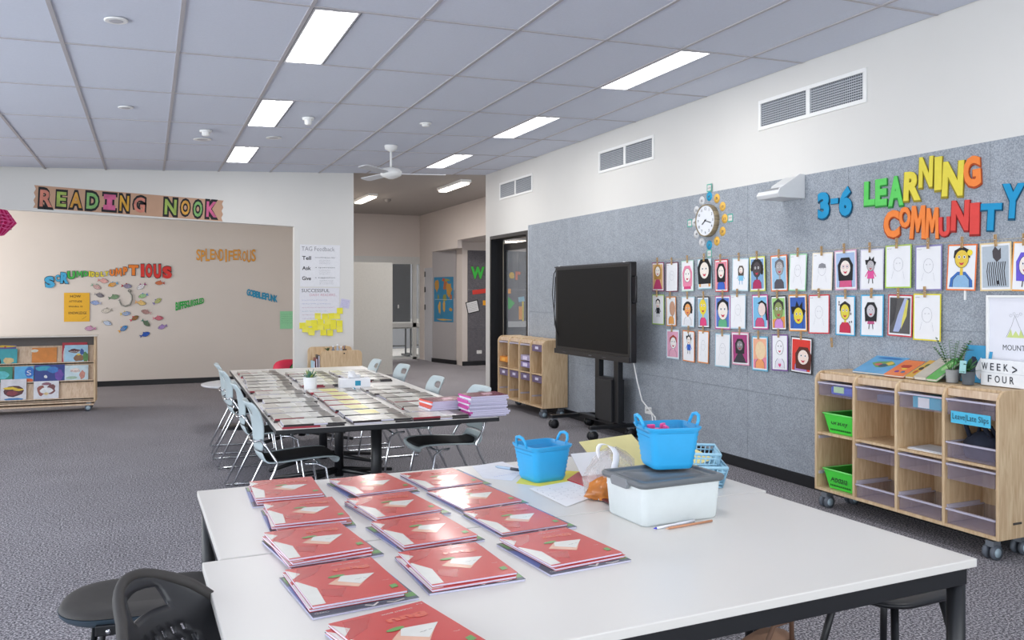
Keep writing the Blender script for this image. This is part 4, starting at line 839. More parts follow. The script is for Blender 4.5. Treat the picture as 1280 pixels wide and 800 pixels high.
def L8(x0, x1, y0, y1): return (40+x0/6.668, 40+x1/6.668, 310+y0/6.668, 310+y1/6.668)
NB = 15.065
scr = [('S',103,192,232,338,'#3fa0cc'),('C',192,235,222,284,'#3fa0cc'),('R',234,312,200,300,'#3fa0cc'),('U',292,362,190,262,'#3fa64a'),('M',365,425,190,246,'#3fa64a'),('D',426,470,190,238,'#3fa64a'),('I',473,489,192,240,'#e2d23c'),('D',492,524,195,243,'#e2d23c'),('D',530,560,200,243,'#e2d23c'),('L',570,600,195,240,'#e2d23c'),('Y',603,642,192,235,'#e2d23c'),('U',646,690,178,235,'#e8812e'),('M',691,752,165,236,'#e8812e'),('P',757,798,155,228,'#e8812e'),('T',802,890,138,232,'#e8812e'),('I',905,938,130,246,'#d8352f'),('O',944,1006,127,250,'#d8352f'),('U',1011,1078,130,257,'#d8352f'),('S',1084,1168,147,260,'#d8352f')]
cn = {'#3fa0cc': 'blue', '#3fa64a': 'green', '#e2d23c': 'yellow', '#e8812e': 'orange', '#d8352f': 'red'}; ordw = ['first', 'second', 'third', 'fourth', 'fifth', 'sixth', 'seventh', 'eighth', 'ninth', 'tenth', 'eleventh', 'twelfth', 'thirteenth', 'fourteenth', 'fifteenth', 'sixteenth', 'seventeenth', 'eighteenth', 'nineteenth']
for k, (ch, a, b, c_, d, h) in enumerate(scr):
    letter(ch, L8(a, b, c_, d), h, f'{cn[h]} cut-out letter {ch}, {ordw[k]} letter of the rainbow word on the nook wall', 'rainbow cut-out word above the paper fish', NB, outline=.09, off=.065, roll=[.25, .2, -.1, .05, 0, 0, 0, 0, 0, 0, 0, 0, 0, 0, 0, .02, .03, .05, .1][k]*.5)
def word(txt, boxes, colr, lab, out='#55452a', off=.0):
    """a word of separate small letters glued in a row: one thing, each letter a part"""
    x0 = sum(b[0]+b[1] for b in boxes)/2/len(boxes); y0 = sum(b[2]+b[3] for b in boxes)/2/len(boxes); X0, Z0 = onY(x0, y0, NB)
    t = thing('paper_word', lab, 'lettering', mtx=BW(X0, Z0, NB-.002))
    for ch, b in zip(txt, boxes):
        xa, za = onY(b[0], b[3], NB); xb, zb_ = onY(b[1], b[2], NB); m = MB()
        if ch == 'I': xa, xb = xa+(xb-xa)*.3, xb-(xb-xa)*.3
        put_text(m, ch, (xa+xb)/2-X0, (za+zb_)/2-Z0, (xb-xa)*1.06, (zb_-za)*1.06, .0006, M(out, .7, var=0), off=off+.005, thick=.001)
        put_text(m, ch, (xa+xb)/2-X0, (za+zb_)/2-Z0, xb-xa, zb_-za, .0024, M(colr, .7, var=.04), off=off, thick=.001); m.obj('letter', t)
n = 'SPLENDIFEROUS'; word(n, [(245.5+k*5.75, 250.5+k*5.75, 312+1.2*math.sin(k*2)+k*.1, 325+1.5*math.sin(k*1.3)+k*.1) for k in range(13)], '#e6a23c', 'orange cut-out word SPLENDIFEROUS high on the nook wall', '#b9781e', .01)
n = 'BIFFSQUIGGLED'; word(n, [(219.5+k*2.7, 222.6+k*2.7, 378-k*.45, 388-k*.75) for k in range(13)], '#2fb04a', 'small green cut-out word rising to the right of the paper fish', '#1a6a2c', .03)
n = 'GOBBLEFUNK'; word(n, [(308.5+k*3.8, 312.6+k*3.8, 361.5+k*.9, 369.5+k*.9) for k in range(10)], '#2f9cc6', 'small blue cut-out word slanting down beside the pier', '#14506c', .04)
# Wonder letters on the far felt wall
for k, (ch, b, c_, lb) in enumerate((('W', (588,606,333,349), '#3fc04a', 'large green cut-out letter W on the far dark felt wall'), ('n', (612,626,336,349), '#e8c23c', 'cut-out letter n behind the door jamb on the far felt wall'), ('d', (629.5,634.5,332.5,348.5), '#eea53a', 'orange cut-out letter d seen through the door glass'), ('e', (636,643,340,348.5), '#e8c23c', 'yellow cut-out letter e seen through the door glass'), ('r', (644,651,339,350), '#e8703a', 'orange-red cut-out letter r seen through the door glass'))):
    letter(ch, b, c_, lb, 'cut-out letters of the far heading', 16.458, outline=.05, off=.05, dark='#55502a')
def card(px, colr, lab, plane, name='paper_card', cat='card', roll=0, th=.002, grp=None, sub=None, edge=None, writing=None):
    x0, x1, y0, y1 = px; A = onY(x0, (y0+y1)/2, plane)[0]; B = onY(x1, (y0+y1)/2, plane)[0]; xm = (x0+x1)/2; zt = onY(xm, y0, plane)[1]; zb = onY(xm, y1, plane)[1]; w_, h_ = B-A, zt-zb
    t = thing(name, lab, cat, mtx=BW((A+B)/2, (zt+zb)/2, plane-.002, roll), group=grp)
    if edge: MB().box(-w_/2, w_/2, -h_/2, h_/2, 0, th, M(edge, .6)).obj('border', t); k = .86; MB().box(-w_/2*k, w_/2*k, -h_/2*k, h_/2*k, th, th+.001, M(colr, .7)).obj('sheet', t)
    else: MB().box(-w_/2, w_/2, -h_/2, h_/2, 0, th, M(colr, .7, var=.03)).obj('sheet', t)
    if writing:
        m = MB(); writing(m, w_, h_, th+.0016); m.obj('writing', t)
    return t
FW = 16.459
card((590.5, 611, 361.5, 367), '#d8423a', 'red paper strip below the green W on the far felt wall', FW, roll=.12)
card((583, 598.5, 376, 391), '#e4e4e6', 'black-bordered white notice, tilted, on the far felt wall', FW, roll=.22, edge='#17171a', writing=lambda m, w_, h_, z: [scribble(m, -w_*.36, w_*.36, h_*(.28-.14*k), .008, z, INK, .003) for k in range(5)])
card((603.5, 610, 375.5, 381.5), '#f0a828', 'orange paper card beside the far notice', FW)
card((631, 638.5, 361, 367), '#f0a53a', 'orange paper card behind the door glass', FW)
card((631, 641, 373, 385), '#35b34a', 'green slanting strip seen through the door glass', FW, roll=.85)
card((648, 655.5, 371, 377), '#8fc3dc', 'pale blue speech card seen through the door glass', FW, roll=.15)
card((648.5, 653, 383, 399.5), '#f2a42a', 'tall orange strip seen through the door glass', FW)
card((652.5, 654.5, 376, 407), '#e4d23a', 'thin yellow strip seen through the door glass', FW)
tag(MB().box(6.9, 8.3, 16.3, 16.455, .80, .92, M('#b9bcc0', .6)).obj('window_seat'), 'pale grey ledge below the far felt wall seen through the door', 'ledge')
# world map on the angled wall
t = thing('world_map', 'blue and ochre world map poster on the angled grey felt wall', 'map'); t.matrix_world = Matrix.Translation((5.79, 17.68, 0)) @ Matrix.Rotation(math.atan2(-.89, .25), 4, 'Z') @ BW(.46, 1.39, -.0215)
w_, h_ = .74, .98
MB().box(-w_/2, w_/2, -h_/2, h_/2, 0, .003, M('#2f7ea6', .5, var=.12, scale=6)).obj('sheet', t)
m = MB(); random.seed(5); OC = [M(x, .6, var=.1) for x in ('#b98a3f', '#8a8f45', '#c9a14e', '#a8643c')]
for k, (cx, cy, a, b) in enumerate(((-.26, .3, .09, .14), (-.2, .05, .04, .06), (-.15, -.18, .06, .16), (.08, .3, .12, .1), (.2, .22, .14, .16), (.05, .03, .09, .09), (.02, -.15, .05, .13), (.28, .05, .05, .06), (.27, -.22, .07, .05), (.1, .42, .2, .03), (0, -.44, .3, .02))):
    m.poly([(cx+a*random.uniform(.6, 1.15)*math.cos(q*math.pi/6), cy+b*random.uniform(.6, 1.15)*math.sin(q*math.pi/6)) for q in range(12)], .0034+.0001*k, OC[k % 4])
m.box(-.33, .33, -.003, .003, .005, .0056, M('#cfd6da')).box(-.03, .05, .40, .46, .005, .006, M('#b8433a')); m.obj('land_print', t)
# ------------------------------------------------------------------ reading nook banner
P0 = onY(42, 231, YB); P1 = onY(279, 251, YB); P2 = onY(279, 276.5, YB); P3 = onY(42, 260, YB); zc = (P0[1]+P3[1]+P1[1]+P2[1])/4; xc = (P0[0]+P1[0])/2; bh = .5*((P0[1]-P3[1])+(P1[1]-P2[1])); bwid = P1[0]-P0[0]; slope = ((P1[1]+P2[1])-(P0[1]+P3[1]))/2/bwid
t = thing('paper_banner', 'brown paper banner reading READING NOOK above the nook opening', 'banner', mtx=BW(xc, zc, YB-.002, math.atan(slope)))
pts = [(-bwid/2+.02*(k % 2)-.0, -bh/2+bh*k/6) for k in range(6, -1, -1)]+[(bwid/2-.02*(k % 2), -bh/2+bh*k/6) for k in range(7)]
MB().prism(pts, 0, .002, M('#c09a80', .85, var=.04, scale=8)).obj('paper_strip', t)
CR = ['#c9806e', '#9db35a', '#d99a45', '#7fae6a', '#c9628a', '#e0a03c']
def B7(x0, x1, y0, y1): return (30+x0/4.923, 30+x1/4.923, 220+y0/4.923, 220+y1/4.923)
for k, (ch, a, b, c_, d) in enumerate((('R',85,188,68,208),('E',192,270,82,205),('A',272,368,84,212),('D',374,468,88,220),('I',478,575,98,225),('N',580,655,105,232),('G',665,755,115,242),('N',855,950,128,255),('O',958,1028,135,255),('O',1035,1105,140,268),('K',1112,1200,142,270))):
    bx = B7(a, b, c_, d); A = onY(bx[0], 255, YB)[0]; Bx = onY(bx[1], 255, YB)[0]; zt = onY((bx[0]+bx[1])/2, bx[2], YB)[1]; zb = onY((bx[0]+bx[1])/2, bx[3], YB)[1]
    lx, lz = (A+Bx)/2-xc, (zt+zb)/2-zc; lz -= lx*slope; w_, h_ = (Bx-A)*.98, (zt-zb)*.98
    ch = 'serif_I' if ch == 'I' else ch; m = MB(); put_text(m, ch, lx, lz, w_, h_, .0025, M('#16161a', .7, var=0), off=.135)
    q = m.obj('letter_outline', t); c1, c2 = CR[k % 6], CR[(k+2) % 6]
    mt_ = M(c1, .8, var=.3, scale=9); put = MB(); put_text(put, ch, lx, lz, w_*.78, h_*.76, .0034, mt_, off=.03); put.obj('letter_fill', t)
# ------------------------------------------------------------------ nook wall paper pieces
def w_how(m, w_, h_, z):
    for tx, cy, ww, hh in (('HOW', .38, .42, .09), ('ATTITUDE', .2, .5, .07), ('thinks is', .03, .55, .06), ('KNOWLEDGE', -.2, .7, .09)): put_text(m, tx, -.05*w_+(.08*w_ if tx == 'KNOWLEDGE' else 0), cy*h_, ww*w_, hh*h_, z, INK, off=.0)
    m.stroke([(.2*w_, -.42*h_), (.32*w_, -.36*h_), (.36*w_, -.32*h_)], .003, z, INK)
card((80, 112, 366, 402), '#e3ae2e', 'mustard yellow poster headed HOW above the bookshelf', NB, 'poster', 'poster', writing=w_how)
card((350, 371, 389, 411), '#9adfae', 'pale green sheet of notes beside the pier', NB, 'poster', 'poster', writing=lambda m, w_, h_, z: [scribble(m, -w_*.42, w_*.3, h_*(.32-.12*k), .012, z, M('#5c8a6a', .8), .002) for k in range(5)])
hk = thing('paper_hook', 'grey cut-out fish hook in the middle of the paper fish', 'hook', mtx=BW(*onY(160, 376, NB), NB-.004))
s_ = 15/1040*.91*1.02
hp = [(.022, .145), (.055, .09), (.06, .02), (.03, -.06), (-.04, -.09), (-.10, -.07), (-.125, -.02), (-.12, .03)]
MB().tube([(x, y, .002) for x, y in hp], [.011, .012, .013, .014, .013, .012, .009, .004], M('#8f8f88', .6), 8).obj('shank', hk); MB().tube([(.022+.022*math.cos(a), .165+.02*math.sin(a), .002) for a in [k*math.pi/4 for k in range(9)]], .008, M('#8f8f88', .6), 6).obj('eye_ring', hk); MB().prism([(-.12, .03), (-.15, .0), (-.115, -.005)], 0, .004, M('#8f8f88', .6)).obj('barb', hk)
FISH = [(180,75,-25,'#c9a2a0','#7fa38e','pink and green'),(260,10,-10,'#dca6a0','#c98a86','faded pink'),(380,50,200,'#e2a042','#5a9ac0','orange with blue tail'),(530,70,-5,'#8f8fa8','#a0303a','grey-purple with red tail'),(705,72,215,'#e8e6ee','#9a4a7a','white with purple fins'),(915,35,180,'#d07a50','#b0402e','orange-red'),(215,172,-15,'#76727a','#a8a2a0','dark grey'),(385,197,12,'#7d9a78','#5a7a5a','moss green'),(725,180,200,'#9ec98a','#5a86c0','light green'),(880,245,35,'#b8c070','#7a6aa8','yellow-green'),(690,262,-12,'#dfc07a','#e0a86a','tan yellow'),(185,262,175,'#8fa4d0','#b8b8cc','light blue'),(310,350,190,'#cfc8bc','#a09a90','grey white'),(515,385,5,'#8fa6cc','#d8c060','blue with yellow tail'),(760,368,165,'#a8827c','#c8a0a0','brownish pink'),(620,440,30,'#8a6a3a','#c8405a','olive and crimson'),(750,490,-42,'#5d7058','#3a7a6a','dark green, diving'),(890,437,0,'#c86a78','#d8909a','crimson pink'),(300,490,-20,'#b8c8e0','#c8c0b0','pale blue'),(120,555,180,'#c89ab8','#b87a9a','mauve pink'),(490,560,35,'#3f86c4','#e0a030','blue with orange tail'),(945,535,200,'#a88cc4','#8a6ab0','lilac'),(740,625,22,'#2c5cb8','#24489a','royal blue, lowest')]
random.seed(3)
for k, (fx, fy, an, c1, c2, nm_) in enumerate(FISH):
    X_, Z_ = onY(100+fx/9.143, 350+fy/9.143, NB); fl = math.cos(math.radians(an)) < 0; a = math.radians(an if not fl else an-180)
    t = thing('paper_fish', f'{nm_} paper fish stuck on the nook wall around the hook', 'fish', mtx=BW(X_, Z_, NB-.003, a), group='paper fish around the hook')
    sx = -1 if fl else 1; ln = random.uniform(.075, .085)
    body = [(sx*x*ln, y*ln) for x, y in ((1, 0), (.8, .25), (.4, .42), (0, .42), (-.4, .2), (-.55, .08), (-.55, -.08), (-.4, -.2), (0, -.4), (.4, -.38), (.8, -.2))]
    if sx < 0: body = body[::-1]
    MB().prism([(x*1.06, y*1.12) for x, y in body], 0, .001, M('#4a464c', .8, var=0)).obj('outline', t)
    MB().prism(body, .001, .002, M(c1, .7, var=.18, scale=40)).obj('body', t)
    m = MB(); pt = [(sx*x*ln, y*ln) for x, y in ((-.5, .05), (-1, .35), (-.85, 0), (-1, -.35), (-.5, -.05))]; m.prism(pt if sx > 0 else pt[::-1], .001, .002, M(c2, .7, var=.1))
    pt = [(sx*x*ln, y*ln) for x, y in ((.3, .4), (-.1, .65), (-.2, .36))]; m.prism(pt if sx > 0 else pt[::-1], .001, .002, M(c2, .7)); m.obj('fins', t)
    m = MB().disc((sx*.65*ln, .08*ln), .07*ln, .07*ln, .0024, INK, 8); [m.stroke([(sx*q*ln, .25*ln), (sx*(q-.08)*ln, -.2*ln)], .003, .0023, M(c2, .7)) for q in (.3, .05, -.2)]; m.obj('markings', t)
# ------------------------------------------------------------------ pier posters and sticky notes
def w_tag(m, w_, h_, z):
    put_text(m, 'TAG Feedback', -.05*w_, .40*h_, .82*w_, .10*h_, z, M('#6a6a72', .8), off=-.012)
    for k, (a, b) in enumerate((('Tell', 'something you like'), ('Ask', 'a question'), ('Give', 'a suggestion'))):
        cy = (.18-.24*k)*h_; put_text(m, a, -.34*w_, cy, .22*w_, .09*h_, z, INK, off=.02); put_text(m, b, .12*w_, cy+.015*h_, .5*w_, .035*h_, z, M('#55555c', .8), off=0)
        for q in range(3): scribble(m, -.02*w_, .25*w_+.08*w_*(k == 2), cy-(.05+.04*q)*h_, .008, z, M('#6b6b78', .8), .002)
card((375, 425, 306, 358.5), '#e6e6ea', 'white flip-chart sheet headed TAG Feedback on the pier', YB-.001, 'poster', 'poster', writing=w_tag)
def w_suc(m, w_, h_, z):
    put_text(m, 'SUCCESSFUL', -.1*w_, .44*h_, .7*w_, .075*h_, z, M('#55555c', .8), off=.0); put_text(m, 'DAISY READERS...', .1*w_, .34*h_, .7*w_, .055*h_, z, M('#c98a9a', .8), off=-.01)
    for k, c_ in enumerate(('#7a8ac0', '#7a8ac0', '#b07a9a', '#6a9ab0', '#b0808a', '#9a8ab8')): scribble(m, -.44*w_, .2*w_+.1*w_*(k % 3), (.22-.085*k)*h_, .012, z, M(c_, .8), .0025)
card((374.5, 424, 360, 414), '#e3e2e8', 'white sheet headed SUCCESSFUL below the TAG poster, half under sticky notes', YB-.001, 'poster', 'poster', writing=w_suc)
card((425.5, 437, 374, 385), '#cfcbe4', 'small lilac note of handwriting right of the posters', YB-.001, 'note', 'note', roll=-.18, writing=lambda m, w_, h_, z: [scribble(m, -w_*.4, w_*.4, h_*(.3-.2*k), .01, z, M('#7a78b0', .8), .002) for k in range(4)])
ST = [(165,467),(205,470),(240,467),(272,467),(287,438),(80,520),(115,507),(145,505),(180,500),(218,497),(250,503),(285,507),(95,540),(125,547),(150,530),(180,527),(215,523),(250,525),(285,540),(195,558),(232,560),(130,557)]
random.seed(11)
for k, (sx, sy) in enumerate(ST):
    X_, Z_ = onY(360+sx/4.444, 290+sy/4.444, YB); hh = .042
    t = thing('sticky_note', 'yellow square sticky note on the pier, '+(['leftmost of second row', 'second of second row', 'third of second row', 'rightmost of second row', 'single one at the top right', 'leftmost of all', 'second of the long third row', 'third of the long row', 'fourth of the long row', 'fifth of the long row', 'sixth of the long row', 'right end of the long row', 'lower left corner', 'second of the lower row', 'third of the lower row', 'fourth of the lower row', 'fifth of the lower row', 'sixth of the lower row', 'right end of the lower row', 'first of the two lowest', 'last of the two lowest', 'lowest at the left'][k]), 'note', mtx=BW(X_, Z_, YB-.005-.0006*k, random.uniform(-.08, .08)), group='yellow sticky notes on the pier')
    m = MB(); nx = 4; vs = [(-hh+2*hh*i/nx, -hh+2*hh*j/nx, .006*(1-j/nx)**2) for j in range(nx+1) for i in range(nx+1)]
    m.add(vs, [(j*5+i, j*5+i+1, (j+1)*5+i+1, (j+1)*5+i) for j in range(nx) for i in range(nx)], M('#ece23e' if k % 3 else '#f0e65a', .7, var=.02)); m.obj('sheet', t, solid=.0005)
# ------------------------------------------------------------------ pink honeycomb ornament
d_ = ray(-9, 278); k_ = 10/d_[1]; hx, hz = k_*d_[0], CAMZ+k_*d_[2]
t = thing('honeycomb_ornament', 'magenta honeycomb paper ornament hanging at the left edge', 'ornament', (hx, 10, hz)); m = MB(); PK = M('#d8246e', .6, var=.15, scale=20); PK2 = M('#f06aa8', .6)
for k in range(20):
    a = math.pi*k/20; ca, sa = math.cos(a), math.sin(a)
    m.add([(r*ca, r*sa, z) for r, z in ((-.215, 0), (-.13, .13), (0, .15), (.13, .13), (.215, 0), (.10, -.13), (0, -.15), (-.10, -.13))], [tuple(range(8))], PK if k % 2 else PK2)
m.obj('paper_leaves', t)
for k in range(5): MB().tube([((.205-.02*abs(k-2))*math.cos(q*math.pi/10), (.205-.02*abs(k-2))*math.sin(q*math.pi/10), (k-2)*.035+(.015 if q % 2 else 0)) for q in range(20)], .004, PK2, 5, closed=True).obj('honeycomb_edge', t)
MB().tube([(0, 0, .15), (0, 0, ceil_z(hx)-hz)], .0015, WHITE, 5).obj('thread', t)
# ================================================================== RED WORKBOOK STACKS ON THE FRONT TABLES
TZ = .7205
PG = M('#dcd9ea', .7, var=.06, scale=200); RED = M('#c8322c', .3, var=.05, scale=7, coat=.2); REDD = M('#c23a34', .25, var=0, coat=.4)
PEACH = M('#e9b69c', .25, var=.1, scale=8, coat=.3); WHT = M('#e6e4dc', .25, var=.03, coat=.3); GRN = M('#5f9a45', .3, var=.05, coat=.3); PINKE = M('#d9558f', .5)
DARKB = M('#4d5866', .35, var=.25, scale=9, coat=.3); BLUB = M('#5d6fa8', .35, var=.1); TITLE = M('#e2674f', .25, var=0, coat=.4)
bcache = {}
def red_book(kind):
    """kind 'red' or 'dark'; origin at the cover centre on its underside, title upside down for the camera"""
    t = thing('workbook', '', 'book')
    if kind == 'red':
        w_, d_, h_ = .245, .305, .007
        MB().box(-w_/2+.001, w_/2-.002, -d_/2+.002, d_/2-.002, .0008, h_-.0008, PG).obj('pages', t)
        MB().box(-w_/2, w_/2, -d_/2, d_/2, 0, .0008, REDD).box(-w_/2, w_/2, -d_/2, d_/2, h_-.0008, h_, RED).obj('cover', t)
        m = MB(); z = h_+.0003; B = lambda u, v: ((u-.5)*w_, (v-.5)*d_)
        m.poly([B(.0, .70), B(.12, .82), B(.0, .96)], z, WHT); m.poly([B(0, .02), B(.14, .02), B(.17, .40), B(.02, .64), B(0, .62)], z, WHT)
        m.poly([B(.0, .62), B(.25, .75), B(.40, .95), B(.12, .96)], z, REDD); m.poly([B(.17, .2), B(.33, .1), B(.45, .3), B(.2, .35)], z, REDD)
        m.poly([B(.30, .44), B(.47, .57), B(.80, .50), B(.57, .27)], z+.0002, PEACH); m.poly([B(.42, .48), B(.50, .60), B(.86, .55), B(.62, .34)], z+.0004, WHT)
        m.obj('cover_art', t)
        MB().poly(ell2(B(.45, .61), .024, .009, .12), z+.0007, GRN).obj('badge', t); MB().poly([B(.87, .10), B(.95, .12), B(.95, .20), B(.87, .18)], z+.0007, GRN).obj('badge', t)
        m = MB(); put_text(m, '8uu', *B(.68, .76), w_*.42, d_*.10, z+.0006, TITLE, off=.05, rot=math.pi); put_text(m, 'STUDENT BOOK', *B(.66, .91), w_*.34, d_*.022, z+.0006, WHT, off=0, rot=math.pi)
        put_text(m, '3-4', *B(.94, .95), w_*.07, d_*.02, z+.0006, WHT, off=0, rot=math.pi); scribble(m, (.60-.5)*w_, (.74-.5)*w_, (.46-.5)*d_, .008, z+.0009, INK, .0011); scribble(m, (.86-.5)*w_, (.95-.5)*w_, (.32-.5)*d_, .005, z+.0009, WHT, .0011); m.obj('lettering', t)
    else:
        w_, d_, h_ = .275, .325, .006
        MB().box(-w_/2+.002, w_/2-.002, -d_/2+.002, d_/2-.002, .0008, h_-.0008, PG).obj('pages', t)
        MB().box(-w_/2, w_/2, -d_/2, d_/2, 0, .0008, PG).box(-w_/2, w_/2, -d_/2, d_/2, h_-.0008, h_, DARKB).obj('cover', t)
        m = MB(); z = h_+.0003; B = lambda u, v: ((u-.5)*w_, (v-.5)*d_)
        m.poly([B(0, .2), B(.1, .3), B(.08, .7), B(0, .75)], z, BLUB); m.poly([B(.02, .8), B(.12, .78), B(.12, .95), B(.02, .97)], z, GRN); m.poly([B(.9, .05), B(1, .05), B(1, .14), B(.9, .15)], z, GRN); m.poly([B(.92, .5), B(1, .45), B(1, .8), B(.93, .75)], z, BLUB)
        m.stroke([B(.50, .05), B(.56, .012), B(.62, .06)], .006, z+.0002, WHT); m.stroke([B(.70, .03), B(.76, .01), B(.86, .03)], .005, z+.0002, WHT); m.obj('cover_art', t)
        m = MB(); put_text(m, 'OXFO', *B(.1, .06), w_*.13, d_*.03, z+.0005, WHT, off=0, rot=math.pi); m.obj('lettering', t)
    return t
def ell2(c, rx, ry, rot): return [(c[0]+rx*math.cos(a)*math.cos(rot)-ry*math.sin(a)*math.sin(rot), c[1]+rx*math.cos(a)*math.sin(rot)+ry*math.sin(a)*math.cos(rot)) for a in [2*math.pi*k/16 for k in range(16)]]
protoR, protoD = red_book('red'), red_book('dark'); usedR = usedD = False
random.seed(21)
SX = {1: (.487, .0), 2: (.812, .0), 3: (1.136, 0)}
colw = {1: 'left', 2: 'middle', 3: 'right'}; roww = {1: 'farthest row', 2: 'second row', 3: 'third row', 4: 'nearest full row', 5: 'front row'}
STK = [(1,1,.487,3.324,-2,3),(1,2,.500,2.945,0,3),(1,3,.470,2.575,6,3),(1,4,.476,2.205,4,2),(1,5,.530,1.800,12,2),(2,1,.820,3.290,8,2),(2,2,.812,2.935,7,2),(2,3,.815,2.590,5,2),(2,4,.797,2.225,1,2),(3,1,1.118,3.305,5,1),(3,2,1.134,2.960,7,1),(3,3,1.150,2.615,4,1),(3,4,1.138,2.250,6,2)]
for c_, r_, x, y, an, n in STK:
    z = TZ
    seq = [('dark', 0)]+[('red', k) for k in range(n)]
    for q, (kd, k) in enumerate(seq):
        if kd == 'red': o = protoR if not usedR else copy_tree(protoR); usedR = True
        else: o = protoD if not usedD else copy_tree(protoD); usedD = True
        top = q == len(seq)-1
        o.location = (x+(0 if top else random.uniform(-.008, .008))+(.006 if kd == 'dark' else 0), y+(0 if top else random.uniform(-.010, .004))-(.008 if kd == 'dark' else 0), z)
        o.rotation_euler = (0, 0, math.radians(an+(0 if top else random.uniform(-3, 3)))); z += .0078 if kd == 'red' else .0068
        where = f'{colw[c_]} column, {roww[r_]}'
        o['label'] = (f'dark blue-grey workbook at the bottom of the red stack, {where}' if kd == 'dark' else f'red workbook on top of its stack, {where}' if top else f'red workbook under the top one, {where}' if k == n-2 else f'red workbook lowest of three, {where}')
        o['category'] = 'book'; o['group'] = 'red workbook stacks on the front tables' if kd == 'red' else 'dark workbooks under the red stacks'
# ================================================================== THIN BOOK PILES ON THE LONG TABLE
random.seed(31)
COVS = ['#b9b5a8', '#a7a49c', '#c6c2b4', '#9c968e', '#bdb7aa']
def pile_book(cv, sp, yel):
    t = thing('exercise_book', '', 'book'); w_, d_ = .36, .225
    MB().box(-w_/2+.002, w_/2-.002, -d_/2+.002, d_/2, .0012, .0098, PG if random.random() < .5 else M('#c9c4bc', .7)).obj('pages', t)
    m = MB().box(-w_/2, w_/2, -d_/2, d_/2, .0098, .011, M(cv, .25, var=.15, scale=10, coat=.3)).box(-w_/2, w_/2, -d_/2, d_/2, 0, .0012, M(sp, .4))
    m.box(-w_/2, -w_/2+w_*random.uniform(.45, .68), -d_/2-.002, -d_/2+.002, 0, .011, M(sp, .4)).box(w_/2-w_*.3, w_/2, -d_/2-.002, -d_/2+.002, 0, .0108, M('#2e2a2c', .4)); m.obj('cover', t)
    m = MB(); a = random.uniform(.1, .3); m.poly([(-w_*.2, -d_*.4), (w_*a, -d_*.4), (w_*a, d_*.4), (-w_*.25, d_*.4)], .0113, M('#d9cf74' if yel else '#dcdad2', .3, var=.1)); m.poly([(w_*.3, -d_*.45), (w_*.48, -d_*.45), (w_*.48, d_*.45), (w_*.32, d_*.45)], .0113, M('#6d655f', .3, var=.1)); m.obj('cover_print', t)
    return t
protos = {}
for key, (cv, sp, yel) in enumerate((('#dad7cc', '#2a1c20', 0), ('#cfccc2', '#8e2434', 0), ('#dedbd0', '#1e1e22', 1), ('#d3cfc6', '#a02e40', 1), ('#bdb8b0', '#3a2c2c', 0), ('#d9d4ca', '#c9c5cf', 0))): protos[key] = [pile_book(cv, sp, yel), False]
ang = math.radians(-1.3)
colx = [.18, .60, 1.02]; cname = ['left', 'middle', 'right']; nrow = [14, 13, 13]
rown = ['nearest', 'second', 'third', 'fourth', 'fifth', 'sixth', 'seventh', 'eighth', 'ninth', 'tenth', 'eleventh', 'twelfth', 'thirteenth', 'farthest']
for c_ in range(3):
    for r_ in range(nrow[c_]):
        ly = .135+r_*.262; lx = colx[c_]+.022+[-.0, .01, .02][c_]
        if c_ == 1 and r_ in (7,): continue
        if c_ == 2 and r_ in (7, 8): continue
        if c_ == 2 and r_ == 0: lx -= .085
        lx += random.uniform(-.018, .018)+(.02 if r_ > 8 else 0)
        for q in range(2):
            if c_ == 1 and 1 <= r_ <= 6: key = random.choice((2, 3))
            elif q == 1: key = random.choice((0, 1, 4, 5, 0))
            else: key = random.choice((0, 1, 5, 3, 4))
            pr = protos[key]; o = copy_tree(pr[0]) if pr[1] else pr[0]; pr[1] = True
            X_, Y_ = .672+lx*math.cos(ang)-ly*math.sin(ang), 4.92+lx*math.sin(ang)+ly*math.cos(ang)
            o.location = (X_+random.uniform(-.008, .008), Y_+random.uniform(-.006, .006), .7205+q*.0122); o.rotation_euler = (0, 0, ang+random.uniform(-.03, .03))
            o['label'] = f'thin glossy book, {"upper" if q else "lower"} of its pair, {cname[c_]} column, {rown[r_] if r_ < nrow[c_]-1 else "farthest"} row'
            o['category'] = 'book'; o['group'] = 'paired thin books on the long table'
# pink and red piles at the near right corner of the long table
random.seed(8)
for pile, (x, y, n, c1, nm_) in enumerate(((1.99, 5.02, 11, '#c8459c', 'magenta-spined'), (1.79, 5.26, 5, '#e4574a', 'coral-spined'))):
    for k in range(n):
        t = thing('glossy_book', f'{nm_} book, '+(f'{rown[k] if k else "lowest"} upward' if k < n-1 else 'topmost')+(' of the tall pile at the table corner' if pile == 0 else ' of the short pile behind'), 'book', (x+random.uniform(-.012, .012), y+random.uniform(-.01, .01), .7205+k*.0122+(.0248 if pile else 0)), random.uniform(-.05, .05)+(.1 if pile else .0), group='pink book piles on the long table')
        MB().box(-.13, .13, -.10, .10, .0008, .0108, M('#d8d3e8', .7, var=.05, scale=150)).obj('pages', t)
        MB().box(-.133, .13, -.103, .103, .0, .0008, M('#cdc8de', .4)).box(-.133, .13, -.103, .103, .0108, .0118, M('#8e3552' if k == n-1 else '#cdc8de', .2, var=.1, scale=6, coat=.4)).box(-.1335, -.131, -.103, .103, 0, .0118, M(c1 if k % 3 else '#e6e0ea', .4)).obj('cover', t)
        if k == n-1: MB().poly([(-.02, -.05), (.06, -.02), (.07, .05), (-.01, .03)], .0122, M('#d9a8b8', .2)).obj('cover_print', t)
